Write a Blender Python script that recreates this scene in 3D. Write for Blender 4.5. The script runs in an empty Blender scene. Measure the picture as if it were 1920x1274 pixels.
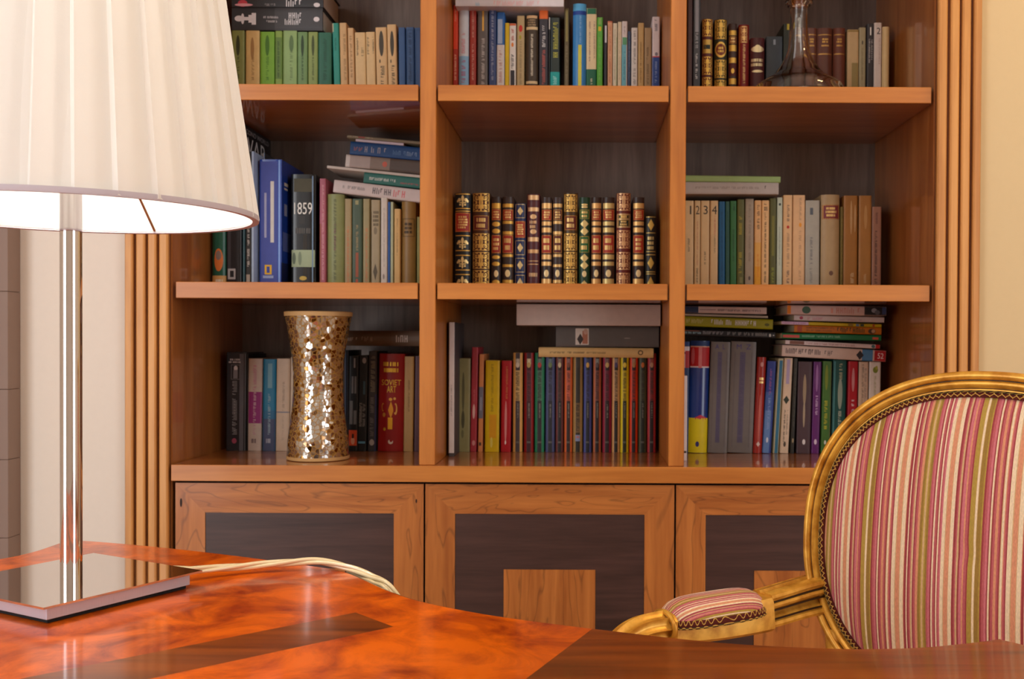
import bpy, math, random
from mathutils import Vector, Matrix
random.seed(7)
S = bpy.context.scene
COL = S.collection
R = math.radians

# ---------------------------------------------------------------- camera
F_PX, PITCH, ROLL, EYE = 1950.0, R(0.7), R(0.28), 1.0
cp, sp, cr, sr = math.cos(PITCH), math.sin(PITCH), math.cos(ROLL), math.sin(ROLL)
C_FWD = Vector((0, cp, -sp)); _u0 = Vector((0, sp, cp)); _r0 = Vector((1, 0, 0))
C_RT = cr*_r0 + sr*_u0; C_UP = -sr*_r0 + cr*_u0
_d = Vector((0, 1, 0))
C_X = 1100 - F_PX*_d.dot(C_RT)/_d.dot(C_FWD)
C_Y = 640 + F_PX*_d.dot(C_UP)/_d.dot(C_FWD)
cam = bpy.data.cameras.new('camera'); cam_ob = bpy.data.objects.new('camera', cam); COL.objects.link(cam_ob)
cam.sensor_width = 36; cam.lens = F_PX*36/1920
cam.shift_x = (960-C_X)/1920; cam.shift_y = (C_Y-637)/1920
cam.clip_start = 0.05
M = Matrix((C_RT, C_UP, -C_FWD)).transposed().to_4x4(); M.translation = (0, 0, EYE)
cam_ob.matrix_world = M
cam.dof.use_dof = True; cam.dof.focus_distance = 1.15; cam.dof.aperture_fstop = 15.0
S.camera = cam_ob

def ray(px, py): return C_FWD + C_RT*(px-C_X)/F_PX - C_UP*(py-C_Y)/F_PX
def P(px, py, Y):
    d = ray(px, py); d = d*(Y/d.y); return Vector((d.x, d.y, d.z+EYE))
def onz(px, py, z):
    d = ray(px, py); d = d*((z-EYE)/d.z); return Vector((d.x, d.y, z))

# ---------------------------------------------------------------- world, lights, exposure
S.view_settings.view_transform = 'Standard'; S.view_settings.look = 'None'
S.view_settings.gamma = 1; S.view_settings.use_curve_mapping = False
S.view_settings.exposure = 0.0
S.cycles.use_denoising = True
S.cycles.max_bounces = 10; S.cycles.caustics_reflective = False; S.cycles.caustics_refractive = False
S.cycles.sample_clamp_indirect = 4.0
W = bpy.data.worlds.new('world'); S.world = W; W.use_nodes = True
bg = W.node_tree.nodes['Background']; bg.inputs[0].default_value = (0.80, 0.90, 1.0, 1); bg.inputs[1].default_value = 1.5
def area(name, loc, tgt, sx, sy, power, col, spread=180):
    l = bpy.data.lights.new(name, 'AREA'); l.shape = 'RECTANGLE'; l.size = sx; l.size_y = sy; l.energy = power; l.color = col
    l.spread = R(spread)
    o = bpy.data.objects.new(name, l); COL.objects.link(o); o.location = loc
    o.rotation_euler = (Vector(tgt)-Vector(loc)).to_track_quat('-Z', 'Y').to_euler(); return o
area('window_daylight', (-2.30, -.95, 1.32), (0, 1.5, 1.0), 1.35, 2.35, 52, (0.93, 0.96, 1.0))
area('second_window_daylight', (2.50, -.95, 1.32), (0, 1.5, 1.0), 1.35, 2.35, 29, (0.96, 0.97, 1.0))
area('ceiling_fill', (0.3, -0.3, 2.66), (0.3, 0.1, 0), 1.2, 0.8, 12, (1.0, 0.86, 0.68))  # warm fill added under the ceiling; no such fitting is known
area('wall_washer', (1.35, 1.45, 2.62), (1.15, 1.97, 1.5), 0.3, 0.12, 8, (1.0, 0.68, 0.28))

# ---------------------------------------------------------------- materials
def lin(h):
    v = [int(h[i:i+2], 16)/255 for i in (0, 2, 4)]
    return tuple(x/12.92 if x <= 0.04045 else ((x+0.055)/1.055)**2.4 for x in v)
K_ALB = 1.0
def rgba(h, k=1.0):
    return tuple(min(0.92, c*k) for c in lin(h)) + (1,)
_mc = {}
def mat(h, rough=0.45, metal=0.0, coat=0.0, k=None):
    key = (h, rough, metal, coat, k)
    if key in _mc: return _mc[key]
    m = bpy.data.materials.new('paint_'+h); m.use_nodes = True; nt = m.node_tree; b = nt.nodes['Principled BSDF']
    c = rgba(h, K_ALB if k is None else k)
    tc = nt.nodes.new('ShaderNodeTexCoord'); n = nt.nodes.new('ShaderNodeTexNoise'); n.inputs['Scale'].default_value = 70; n.inputs['Detail'].default_value = 3
    mx = nt.nodes.new('ShaderNodeMix'); mx.data_type = 'RGBA'
    mx.inputs[6].default_value = tuple(x*0.88 for x in c[:3])+(1,); mx.inputs[7].default_value = tuple(min(.95, x*1.1) for x in c[:3])+(1,)
    nt.links.new(tc.outputs['Object'], n.inputs['Vector']); nt.links.new(n.outputs['Fac'], mx.inputs[0]); nt.links.new(mx.outputs[2], b.inputs['Base Color'])
    b.inputs['Roughness'].default_value = rough; b.inputs['Metallic'].default_value = metal; b.inputs['Coat Weight'].default_value = coat; b.inputs['Specular IOR Level'].default_value = 0.35
    b.inputs['Coat Roughness'].default_value = 0.12
    _mc[key] = m; return m
def gold(h='d8a850'): return mat(h, 0.38, 0.55)
def wood(name, light, dark, axis='x', rough=0.35, coat=0.0, scale=1.0, fig=1.0, coat_rough=0.1):
    m = bpy.data.materials.new(name); m.use_nodes = True; nt = m.node_tree; b = nt.nodes['Principled BSDF']; L = nt.links.new
    tc = nt.nodes.new('ShaderNodeTexCoord'); mp = nt.nodes.new('ShaderNodeMapping')
    s = [22*scale]*3; s['xyz'.index(axis)] = 1.6*scale; mp.inputs['Scale'].default_value = s
    L(tc.outputs['Object'], mp.inputs['Vector'])
    n1 = nt.nodes.new('ShaderNodeTexNoise'); n1.inputs['Scale'].default_value = 1.0; n1.inputs['Detail'].default_value = 4; n1.inputs['Distortion'].default_value = 0.8*fig
    n2 = nt.nodes.new('ShaderNodeTexNoise'); n2.inputs['Scale'].default_value = 7.0; n2.inputs['Detail'].default_value = 2
    L(mp.outputs[0], n1.inputs['Vector']); L(mp.outputs[0], n2.inputs['Vector'])
    ad = nt.nodes.new('ShaderNodeMath'); ad.operation = 'MULTIPLY_ADD'; ad.inputs[1].default_value = 0.35; L(n2.outputs['Fac'], ad.inputs[0]); L(n1.outputs['Fac'], ad.inputs[2])
    rp = nt.nodes.new('ShaderNodeValToRGB'); rp.color_ramp.elements[0].position = 0.42; rp.color_ramp.elements[1].position = 0.85
    rp.color_ramp.elements[0].color = rgba(dark); rp.color_ramp.elements[1].color = rgba(light)
    L(ad.outputs[0], rp.inputs[0]); out = rp.outputs[0]
    if fig > 1:         # cathedral figure: thin dark growth lines
        m2 = nt.nodes.new('ShaderNodeMapping'); s2 = [9.0]*3; s2['xyz'.index(axis)] = 2.2; m2.inputs['Scale'].default_value = s2; L(tc.outputs['Object'], m2.inputs['Vector'])
        n3 = nt.nodes.new('ShaderNodeTexNoise'); n3.inputs['Scale'].default_value = 1.3; n3.inputs['Detail'].default_value = 3; n3.inputs['Distortion'].default_value = .5; L(m2.outputs[0], n3.inputs['Vector'])
        mu = nt.nodes.new('ShaderNodeMath'); mu.operation = 'MULTIPLY'; mu.inputs[1].default_value = 9.0*fig/2; L(n3.outputs['Fac'], mu.inputs[0])
        fr = nt.nodes.new('ShaderNodeMath'); fr.operation = 'PINGPONG'; fr.inputs[1].default_value = .5; L(mu.outputs[0], fr.inputs[0])
        mr = nt.nodes.new('ShaderNodeMapRange'); mr.inputs['From Min'].default_value = .0; mr.inputs['From Max'].default_value = .09; mr.inputs['To Min'].default_value = .62; mr.inputs['To Max'].default_value = 1.0; L(fr.outputs[0], mr.inputs[0])
        sc = nt.nodes.new('ShaderNodeVectorMath'); sc.operation = 'SCALE'; L(out, sc.inputs[0]); L(mr.outputs[0], sc.inputs['Scale']); out = sc.outputs[0]
    L(out, b.inputs['Base Color'])
    b.inputs['Roughness'].default_value = rough; b.inputs['Coat Weight'].default_value = coat; b.inputs['Coat Roughness'].default_value = coat_rough
    return m
def plain(name, h, rough=0.9, bump=0.0, scale=60):
    m = bpy.data.materials.new(name); m.use_nodes = True; nt = m.node_tree; b = nt.nodes['Principled BSDF']
    b.inputs['Roughness'].default_value = rough
    n = nt.nodes.new('ShaderNodeTexNoise'); n.inputs['Scale'].default_value = scale; n.inputs['Detail'].default_value = 4
    tc = nt.nodes.new('ShaderNodeTexCoord'); nt.links.new(tc.outputs['Object'], n.inputs['Vector'])
    c = rgba(h); mx = nt.nodes.new('ShaderNodeMix'); mx.data_type = 'RGBA'
    mx.inputs[6].default_value = tuple(x*0.96 for x in c[:3])+(1,); mx.inputs[7].default_value = c
    nt.links.new(n.outputs['Fac'], mx.inputs[0]); nt.links.new(mx.outputs[2], b.inputs['Base Color'])
    if bump:
        bp = nt.nodes.new('ShaderNodeBump'); bp.inputs['Strength'].default_value = bump; bp.inputs['Distance'].default_value = 0.002
        nt.links.new(n.outputs['Fac'], bp.inputs['Height']); nt.links.new(bp.outputs[0], b.inputs['Normal'])
    return m

# ---------------------------------------------------------------- mesh helpers
class MB:
    def __init__(s): s.v = []; s.f = []; s.mi = []; s.mats = []
    def m(s, mt):
        if mt not in s.mats: s.mats.append(mt)
        return s.mats.index(mt)
    def add(s, vs, fs, mt):
        o = len(s.v); s.v += [tuple(x) for x in vs]; i = s.m(mt)
        for f in fs: s.f.append([o+k for k in f]); s.mi.append(i)
    def box(s, x0, x1, y0, y1, z0, z1, mt, b=0.0):
        if b <= 0:
            vs = [(x, y, z) for x in (x0, x1) for y in (y0, y1) for z in (z0, z1)]
            s.add(vs, [(0,1,3,2),(4,6,7,5),(0,4,5,1),(2,3,7,6),(0,2,6,4),(1,5,7,3)], mt); return
        # chamfered box
        vs = []; idx = {}
        for ix, x in ((0, x0), (1, x1)):
            for iy, y in ((0, y0), (1, y1)):
                for iz, z in ((0, z0), (1, z1)):
                    sx, sy, sz = (b if ix == 0 else -b), (b if iy == 0 else -b), (b if iz == 0 else -b)
                    for a, p in enumerate(((x, y+sy, z+sz), (x+sx, y, z+sz), (x+sx, y+sy, z))):
                        idx[(ix, iy, iz, a)] = len(vs); vs.append(p)
        fs = []
        for i in (0, 1):
            q = [(i,0,0,0),(i,1,0,0),(i,1,1,0),(i,0,1,0)]; fs.append([idx[k] for k in (q if i else q[::-1])])
            q = [(0,i,0,1),(0,i,1,1),(1,i,1,1),(1,i,0,1)]; fs.append([idx[k] for k in (q if i else q[::-1])])
            q = [(0,0,i,2),(1,0,i,2),(1,1,i,2),(0,1,i,2)]; fs.append([idx[k] for k in (q if i else q[::-1])])
            for j in (0, 1):
                fs.append([idx[k] for k in ((i,j,0,0),(i,j,1,0),(i,j,1,1),(i,j,0,1))])
                fs.append([idx[k] for k in ((i,0,j,0),(i,1,j,0),(i,1,j,2),(i,0,j,2))])
                fs.append([idx[k] for k in ((0,i,j,1),(1,i,j,1),(1,i,j,2),(0,i,j,2))])
                for k2 in (0, 1): fs.append([idx[(i,j,k2,a)] for a in (0, 1, 2)])
        s.add(vs, fs, mt)
    def prism(s, poly, z0, z1, mt, ax='z'):
        n = len(poly)
        def w(a, b, c): return (a, b, c) if ax == 'z' else ((a, c, b) if ax == 'y' else (c, a, b))
        vs = [w(a, b, z0) for a, b in poly]+[w(a, b, z1) for a, b in poly]
        s.add(vs, [list(range(n))[::-1], list(range(n, 2*n))]+[(i, (i+1) % n, n+(i+1) % n, n+i) for i in range(n)], mt)
    def lathe(s, prof, mt, n=48, c=(0, 0), closed=False):
        vs = []; k = len(prof)
        for i in range(n):
            a = 2*math.pi*i/n
            for r, z in prof: vs.append((c[0]+r*math.cos(a), c[1]+r*math.sin(a), z))
        fs = [(i*k+j, ((i+1) % n)*k+j, ((i+1) % n)*k+j+1, i*k+j+1) for i in range(n) for j in range(k-1)]
        if closed: fs += [(i*k+k-1, ((i+1) % n)*k+k-1, ((i+1) % n)*k, i*k) for i in range(n)]
        s.add(vs, fs, mt)
    def rings(s, rs, mt, closed=False, caps=True):
        k = len(rs[0]); vs = [p for r in rs for p in r]; n = len(rs)
        fs = [(i*k+j, i*k+(j+1) % k, ((i+1) % n)*k+(j+1) % k, ((i+1) % n)*k+j) for i in range(n if closed else n-1) for j in range(k)]
        if caps and not closed: fs += [list(range(k))[::-1], list(range((n-1)*k, n*k))]
        s.add(vs, fs, mt)
    def tube(s, pts, rad, mt, n=8, closed=False, caps=True):
        pts = [Vector(p) for p in pts]; rs = []; N = len(pts); prev = None
        for i, p in enumerate(pts):
            t = (pts[(i+1) % N]-pts[i-1]) if closed else (pts[min(i+1, N-1)]-pts[max(i-1, 0)])
            t.normalize()
            if prev is None:
                a = Vector((0, 0, 1)) if abs(t.z) < .9 else Vector((1, 0, 0)); prev = (a-t*a.dot(t)).normalized()
            else: prev = (prev-t*prev.dot(t)).normalized()
            b = t.cross(prev); r = rad[i] if isinstance(rad, (list, tuple)) else rad
            rs.append([tuple(p+prev*(r*math.cos(2*math.pi*k/n))+b*(r*math.sin(2*math.pi*k/n))) for k in range(n)])
        s.rings(rs, mt, closed, caps)
    def build(s, name, parent=None, smooth=None, bevel=0, world=True, subsurf=0):
        me = bpy.data.meshes.new(name)
        off = Vector(parent.location) if (parent is not None and world) else Vector((0, 0, 0))
        me.from_pydata([tuple(Vector(p)-off) for p in s.v], [], s.f)
        for mt in s.mats: me.materials.append(mt)
        for p, i in zip(me.polygons, s.mi): p.material_index = i
        me.validate()
        if smooth is not None:
            for p in me.polygons: p.use_smooth = True
            me.set_sharp_from_angle(angle=R(smooth))
        o = bpy.data.objects.new(name, me); COL.objects.link(o)
        if parent is not None: o.parent = parent
        if bevel:
            b = o.modifiers.new('edge', 'BEVEL'); b.width = bevel; b.segments = 2; b.limit_method = 'ANGLE'
        if subsurf:
            b = o.modifiers.new('sub', 'SUBSURF'); b.levels = subsurf; b.render_levels = subsurf
        return o
def empty(name, loc, label=None, cat=None, group=None, rot=(0, 0, 0)):
    o = bpy.data.objects.new(name, None); o.empty_display_size = 0.05; COL.objects.link(o); o.location = loc; o.rotation_euler = rot
    if label: o['label'] = label
    if cat: o['category'] = cat
    if group: o['group'] = group
    return o
def tag(o, label, cat, group=None):
    o['label'] = label; o['category'] = cat
    if group: o['group'] = group
    return o
def struct(o): o['kind'] = 'structure'; return o
def spline(pts, n=8, closed=False):
    pts = [Vector(p) for p in pts]; out = []; N = len(pts)
    for i in range(N if closed else N-1):
        if closed: a, b, c, d = pts[i-1], pts[i], pts[(i+1) % N], pts[(i+2) % N]
        else: a, b, c, d = pts[max(i-1, 0)], pts[i], pts[i+1], pts[min(i+2, N-1)]
        for k in range(n):
            t = k/n; out.append(0.5*((2*b)+(c-a)*t+(2*a-5*b+4*c-d)*t*t+(3*b-a-3*c+d)*t**3))
    if not closed: out.append(pts[-1])
    return out
_txt = {}
def text_geo(st, bold=False):
    if st in _txt: return _txt[st]
    cu = bpy.data.curves.new('t', 'FONT'); cu.body = st; cu.size = 1; cu.resolution_u = 3
    if bold: cu.offset = 0.02
    ob = bpy.data.objects.new('t', cu); COL.objects.link(ob); bpy.context.view_layer.update()
    me = bpy.data.meshes.new_from_object(ob); vs = [v.co.copy() for v in me.vertices]; fs = [list(p.vertices) for p in me.polygons]
    bpy.data.objects.remove(ob); bpy.data.curves.remove(cu); bpy.data.meshes.remove(me)
    x0 = min(v.x for v in vs); x1 = max(v.x for v in vs); y0 = min(v.y for v in vs); y1 = max(v.y for v in vs)
    _txt[st] = ([((v.x-x0)/(x1-x0), (v.y-y0)/(y1-y0)) for v in vs], fs, (x1-x0)/(y1-y0)); return _txt[st]

# ---------------------------------------------------------------- wood and room materials
YF = 1.97            # plane of the bookcase front
YB = YF/0.83         # its back
cherry_x = wood('cherry_wood_horizontal', 'cc8238', 'ac6424', 'x', 0.38, 0.12)
cherry_z = wood('cherry_wood_vertical', 'c87e36', 'a65f22', 'z', 0.38, 0.12)
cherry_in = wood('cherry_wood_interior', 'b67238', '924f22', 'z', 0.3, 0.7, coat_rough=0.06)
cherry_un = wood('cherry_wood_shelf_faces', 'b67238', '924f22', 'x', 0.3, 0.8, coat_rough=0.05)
pil_mat = wood('larch_moulding', 'dc9e56', 'b87838', 'z', 0.45, 0.05)
groove_mat = wood('dark_groove', '7a4626', '5e3218', 'z', 0.5)
door_x = wood('cherry_door_rail', 'c07636', '98521c', 'x', 0.4, 0.12, fig=3.0)
door_z = wood('cherry_door_stile', 'c07636', '98521c', 'z', 0.4, 0.12, fig=2.0)
wenge = wood('wenge_panel', '4a302b', '301c18', 'x', 0.42, 0.08, 1.6)
wenge_back = wood('wenge_back_panel', '86766c', '65564d', 'z', 0.5, 0.0, 1.6)
wall_m = plain('wall_paint_greige', 'ece0d3', 0.9, 0.05, 90)
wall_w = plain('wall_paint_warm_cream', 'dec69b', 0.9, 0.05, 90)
# ---------------------------------------------------------------- room shell
XL, XR, YR, ZC = -2.4, 2.6, -2.6, 2.75
fx0 = P(240, 450, YF).x; fx1 = P(1836, 100, YF).x          # outer edges of the mouldings
CASE_TOP = 2.30
def wallbox(name, *a, mt=None):
    b = MB(); b.box(*a, mt or wall_m); return struct(b.build(name))
wallbox('wall_back_left', XL, fx0, YF+.004, YF+.5, 0, ZC)
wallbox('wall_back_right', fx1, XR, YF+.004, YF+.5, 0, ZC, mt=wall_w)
wallbox('wall_back_top', fx0, fx1, YF+.004, YF+.5, CASE_TOP, ZC)
ceil_m = plain('ceiling_paint', 'f2ece2', 0.9)
wallbox('ceiling', XL-.1, XR+.1, YR-.1, YF+.5, ZC, ZC+.1, mt=ceil_m)
floor_m = wood('oak_floor', 'b88a58', '946a3e', 'x', 0.35, 0.2, 0.6)
wallbox('floor', XL-.1, XR+.1, YR-.1, YF+.5, -.06, 0, mt=floor_m)
wallbox('wall_rear', XL-.1, XR+.1, YR-.1, YR, 0, ZC)
# side walls, each with a window
wy0, wy1, wz0, wz1 = -1.65, -.25, .08, 2.55
white_m = plain('window_paint', 'efebe4', 0.4)
for i, (nm, xa, xb) in enumerate((('wall_left', XL-.1, XL), ('wall_right', XR, XR+.1))):
    b = MB()
    b.box(xa, xb, YR, wy0, 0, ZC, wall_m); b.box(xa, xb, wy1, YF+.5, 0, ZC, wall_m)
    b.box(xa, xb, wy0, wy1, 0, wz0, wall_m); b.box(xa, xb, wy0, wy1, wz1, ZC, wall_m); struct(b.build(nm))
    b = MB(); t = .05; a, c = xa+.02, xb-.02
    b.box(a, c, wy0, wy1, wz0, wz0+t, white_m); b.box(a, c, wy0, wy1, wz1-t, wz1, white_m)
    b.box(a, c, wy0, wy0+t, wz0+t, wz1-t, white_m); b.box(a, c, wy1-t, wy1, wz0+t, wz1-t, white_m)
    b.box(a+.01, c-.01, (wy0+wy1)/2-.02, (wy0+wy1)/2+.02, wz0+t, wz1-t, white_m)
    struct(b.build('window_%d' % (i+1)))
# stone-clad column at the left edge of the frame
tile_m = plain('brown_stone_tile', '8c7468', 0.6, 0.15, 25); joint_m = plain('tile_joint', '7a6458', 0.9)
xc = P(15, 760, 1.93).x
b = MB(); b.box(xc-.6, xc-.004, 1.94, YF+.003, 0, ZC-.001, joint_m)
ys = [-900, -600, -300, -80, 150, 350, 547, 731, 863, 1010, 1160, 1320, 1480]
zs = [P(5, y, 1.93).z for y in ys]; zs[0] = min(zs[0], ZC-.002)
zs = [z for z in zs if 0 < z < ZC]+[0.001]; zs = [ZC-.001]+zs
for k in range(len(zs)-1): b.box(xc-.6, xc, 1.93, YF+.003, zs[k+1]+.0007, zs[k], tile_m, b=.0006)
struct(b.build('trim_1'))

# ---------------------------------------------------------------- bookcase
bc = empty('bookcase', (P(1040, 640, YF).x, YF, 0), 'tall built-in cherry bookcase with dark backs, fluted edges and three inlaid doors', 'bookcase')
def fx(x, y): return P(x, y, YF).x
def fz(y): return P(1050, y, YF).z
ix0, ix1 = fx(322, 450), fx(1751, 300)
d1 = (fx(788, 100), fx(818, 100)); d2 = (fx(1257.5, 100), fx(1287, 100))
z1t, z1b = fz(160.5), fz(190.5); z2t, z2b = fz(532), fz(562.5); z3t, z3b = fz(874), fz(904)
zdt = fz(909)
z0b = z1t+(z1t-z2t)-(z1t-z1b); z0t = z0b+(z1t-z1b)
BAYS = ((ix0, d1[0]), (d1[1], d2[0]), (d2[1], ix1))
for nm, xs_ in (('divider', d1), ('divider', d2)):
    b = MB(); b.box(xs_[0], xs_[1], YF-.001, YB, z3t, CASE_TOP-.03, cherry_z, b=.0012); o = b.build(nm, bc)
for x0, x1 in ((ix0-.02, ix0), (ix1, ix1+.02)):
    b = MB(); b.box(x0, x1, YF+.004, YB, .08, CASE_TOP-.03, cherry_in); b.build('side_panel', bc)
# interior cherry is coloured darker and glossier than the front edges
b = MB(); b.box(ix0-.02, ix1+.02, YB, YB+.012, .08, CASE_TOP, wenge_back); b.build('back_panel', bc)
b = MB(); b.box(ix0-.02, ix1+.02, YF, YB+.012, CASE_TOP-.03, CASE_TOP, cherry_x, b=.001); b.build('top_board', bc)
g = .0035
for zt, zb in ((z1t, z1b), (z2t, z2b), (z0t, z0b)):
    for k, (x0, x1) in enumerate(BAYS):
        a = x0+(.008 if k == 0 else g); c = x1-(.006 if k == 2 else g)
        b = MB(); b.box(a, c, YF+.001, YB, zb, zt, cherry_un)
        b.box(a, c, YF-.0012, YF+.0012, zb, zt, cherry_x, b=.0008)       # front lipping
        # fill the sliver beside the shelf end at the rear so it meets the sides
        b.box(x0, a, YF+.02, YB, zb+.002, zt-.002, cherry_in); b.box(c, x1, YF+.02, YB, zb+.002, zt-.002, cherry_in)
        b.build('shelf', bc)
b = MB(); b.box(ix0+.004, ix1-.004, YF-.012, YB, z3b, z3t, cherry_un, b=.0012)
b.box(ix0+.004, ix1-.004, YF-.0135, YF-.0115, z3b, z3t, cherry_x, b=.0006); b.build('counter_board', bc)
b = MB(); b.box(ix0, ix1, YF+.02, YB, .06, z3b-.0005, wood('carcass_dark', '4a2c1c', '38200f', 'x', .5)); b.build('cabinet_body', bc)
b = MB(); b.box(ix0, ix1, YF+.04, YF+.06, 0, .07, cherry_x); b.build('plinth', bc)
# three flush doors: mitred frame, dark field, cherry inlay
dxs = ((fx(330, 950), fx(794.5, 950)), (fx(798, 950), fx(1264, 950)), (fx(1267.5, 950), ix1-.006))
zb_ = .075; fw = fx(853.5, 968)-fx(798, 968)
inl = (fx(945, 1100)-fx(798, 1100), fx(798, 1100))
inset = inl[0]; zin = fz(1068.5)
knot_m = mat('2a1408', .6)
for k, (x0, x1) in enumerate(dxs):
    zt = zdt; y0, y1 = YF-.002, YF+.018
    dm = MB(); dm.box(x0, x1, y0+.001, y1, zb_, zt, wenge, b=.001); d = dm.build('door', bc)
    def fr(poly, mt, nm, dy=0.0):
        q = MB(); q.prism(poly, y0-.0006-dy, y0+.004, mt, 'y'); q.build(nm, d, world=False).location = -Vector(bc.location)
    fr([(x0, zt), (x1, zt), (x1-fw, zt-fw), (x0+fw, zt-fw)], door_x, 'door_rail')
    fr([(x0, zb_), (x0+fw, zb_+fw), (x1-fw, zb_+fw), (x1, zb_)], door_x, 'door_rail')
    fr([(x0, zt), (x0+fw, zt-fw), (x0+fw, zb_+fw), (x0, zb_)], door_z, 'door_stile')
    fr([(x1, zt), (x1, zb_), (x1-fw, zb_+fw), (x1-fw, zt-fw)], door_z, 'door_stile')
    if k == 0:
        for px_, py_, rx_, rz_ in ((340.5, 946, .0022, .0085), (781, 941, .0014, .004)):
            cx_, cz_ = fx(px_, py_), fz(py_); q = MB()
            q.prism([(cx_+rx_*math.cos(a*math.pi/8), cz_+rz_*math.sin(a*math.pi/8)) for a in range(16)], y0-.0009, y0+.002, knot_m, 'y'); q.build('knot', d, world=False).location = -Vector(bc.location)
    q = MB(); q.box(x0+inset, x1-inset, y0-.0006, y0+.004, zb_+fw+(zt-fw-zin), zin, door_z); q.build('door_inlay', d, world=False).location = -Vector(bc.location)
# fluted mouldings: four bars with grooves on a dark backing
def moulding(px, name):
    b = MB(); xs_ = [fx(p[0], p[1]) for p in px]
    b.box(min(xs_)+.001, max(xs_)-.001, YF-.006, YF+.003, 0, CASE_TOP+.05, groove_mat)
    for i in range(0, len(xs_), 2):
        b.box(xs_[i], xs_[i+1], YF-.016, YF-.004, 0, CASE_TOP+.05, pil_mat, b=.0025)
    b.build(name, bc)
moulding([(x, 450) for x in (240, 254.5, 261, 277, 283, 298, 304, 320)], 'fluted_moulding')
moulding([(x, 60) for x in (1755, 1772, 1778.5, 1794.5, 1800, 1815.5, 1822, 1836)], 'fluted_moulding')

# ---------------------------------------------------------------- desk
DZ = .74
desk = empty('desk', (-.3, .65, 0), 'glossy orange-brown veneered desk with a curved edge carrying the table lamp', 'desk')
far_px = [(110, 1017), (160, 1013), (300, 1024.5), (440, 1040), (560, 1056), (652, 1071), (735, 1106), (800, 1127), (900, 1147), (1000, 1162), (1130, 1178), (1350, 1202), (1560, 1213), (1700, 1212), (1800, 1204), (1872, 1195)]
far = [onz(x, y, DZ) for x, y in far_px]
edge = spline([(p.x, p.y, 0) for p in far], 6)
right_side = spline([tuple(edge[-1]), (.385, .893, 0), (.405, .86, 0), (.412, .80, 0)], 5)[1:]+[Vector((.412, .6, 0)), Vector((.412, .3, 0)), Vector((.38, .26, 0))]
left_side = [Vector((-1.0, .26, 0)), Vector((-1.04, .3, 0))]+spline([(-1.04, .9, 0), (-.97, 1.05, 0), (-.80, 1.17, 0), tuple(onz(0, 1047, DZ).xy)+(0,), tuple(edge[0])], 6)
left_side = [Vector((p[0], p[1], 0)) for p in left_side]
out2 = edge+right_side+left_side[:-1]
# shrink-free normals of the outline (points run clockwise seen from above)
N = len(out2); nor = []
for i in range(N):
    t = (out2[(i+1) % N]-out2[i-1]); nor.append(Vector((-t.y, t.x, 0)).normalized())
desk_m = bpy.data.materials.new('mahogany_marquetry'); desk_m.use_nodes = True
def desk_nodes():
    nt = desk_m.node_tree; b = nt.nodes['Principled BSDF']; L = nt.links.new
    tc = nt.nodes.new('ShaderNodeTexCoord'); sep = nt.nodes.new('ShaderNodeSeparateXYZ'); L(tc.outputs['Object'], sep.inputs[0])
    def math_(op, a, c):
        n = nt.nodes.new('ShaderNodeMath'); n.operation = op
        for i, q in enumerate((a, c)):
            if isinstance(q, (int, float)): n.inputs[i].default_value = q
            else: L(q, n.inputs[i])
        return n.outputs[0]
    X = math_('ADD', sep.outputs[0], desk.location.x); Y = math_('ADD', sep.outputs[1], desk.location.y)
    def dot(a, c): return math_('ADD', math_('MULTIPLY', X, a), math_('MULTIPLY', Y, c))
    s = dot(-.682, .731); t = dot(.731, .682); e = dot(.938, -.347)
    band = math_('MULTIPLY', math_('MULTIPLY', math_('GREATER_THAN', s, .806), math_('LESS_THAN', s, .872)), math_('LESS_THAN', t, .514))
    brd = math_('GREATER_THAN', e, -.319)
    dark = math_('MAXIMUM', band, brd)
    # burl veneer
    nb = nt.nodes.new('ShaderNodeTexNoise'); nb.inputs['Scale'].default_value = 13; nb.inputs['Detail'].default_value = 8; nb.inputs['Roughness'].default_value = .68; nb.inputs['Distortion'].default_value = .7
    L(tc.outputs['Object'], nb.inputs['Vector'])
    rb = nt.nodes.new('ShaderNodeValToRGB'); rb.color_ramp.elements[0].position = .36; rb.color_ramp.elements[1].position = .6
    rb.color_ramp.elements[0].color = rgba('8c2600'); rb.color_ramp.elements[1].color = rgba('e46600'); L(nb.outputs['Fac'], rb.inputs[0])
    # straight grained bands
    mp = nt.nodes.new('ShaderNodeMapping'); mp.inputs['Rotation'].default_value = (0, 0, 0); mp.inputs['Scale'].default_value = (5, 60, 5)
    L(tc.outputs['Object'], mp.inputs['Vector']); ng = nt.nodes.new('ShaderNodeTexNoise'); ng.inputs['Scale'].default_value = 1; ng.inputs['Detail'].default_value = 4
    L(mp.outputs[0], ng.inputs['Vector']); rg = nt.nodes.new('ShaderNodeValToRGB'); rg.color_ramp.elements[0].position = .3; rg.color_ramp.elements[1].position = .75
    rg.color_ramp.elements[0].color = rgba('582404'); rg.color_ramp.elements[1].color = rgba('98480a'); L(ng.outputs['Fac'], rg.inputs[0])
    mx = nt.nodes.new('ShaderNodeMix'); mx.data_type = 'RGBA'; L(dark, mx.inputs[0]); L(rb.outputs[0], mx.inputs[6]); L(rg.outputs[0], mx.inputs[7])
    L(mx.outputs[2], b.inputs['Base Color']); b.inputs['Roughness'].default_value = .3
    b.inputs['Specular IOR Level'].default_value = .3; b.inputs['Coat Weight'].default_value = .5; b.inputs['Coat Roughness'].default_value = .09
desk_nodes()
edge_m = wood('mahogany_edge', '6e3010', '4a1c06', 'x', .25, .6)
b = MB(); th = .032
prof = [(-.0065, 0), (-.0028, -.0012), (-.0006, -.0045), (0, -.010), (-.001, -.016), (-.006, -.020), (-.006, -.023), (-.001, -.026), (-.002, -.031), (-.012, -.032)]
rs = [[tuple(out2[i]+nor[i]*o+Vector((0, 0, DZ+dz))) for i in range(N)] for o, dz in prof]
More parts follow.
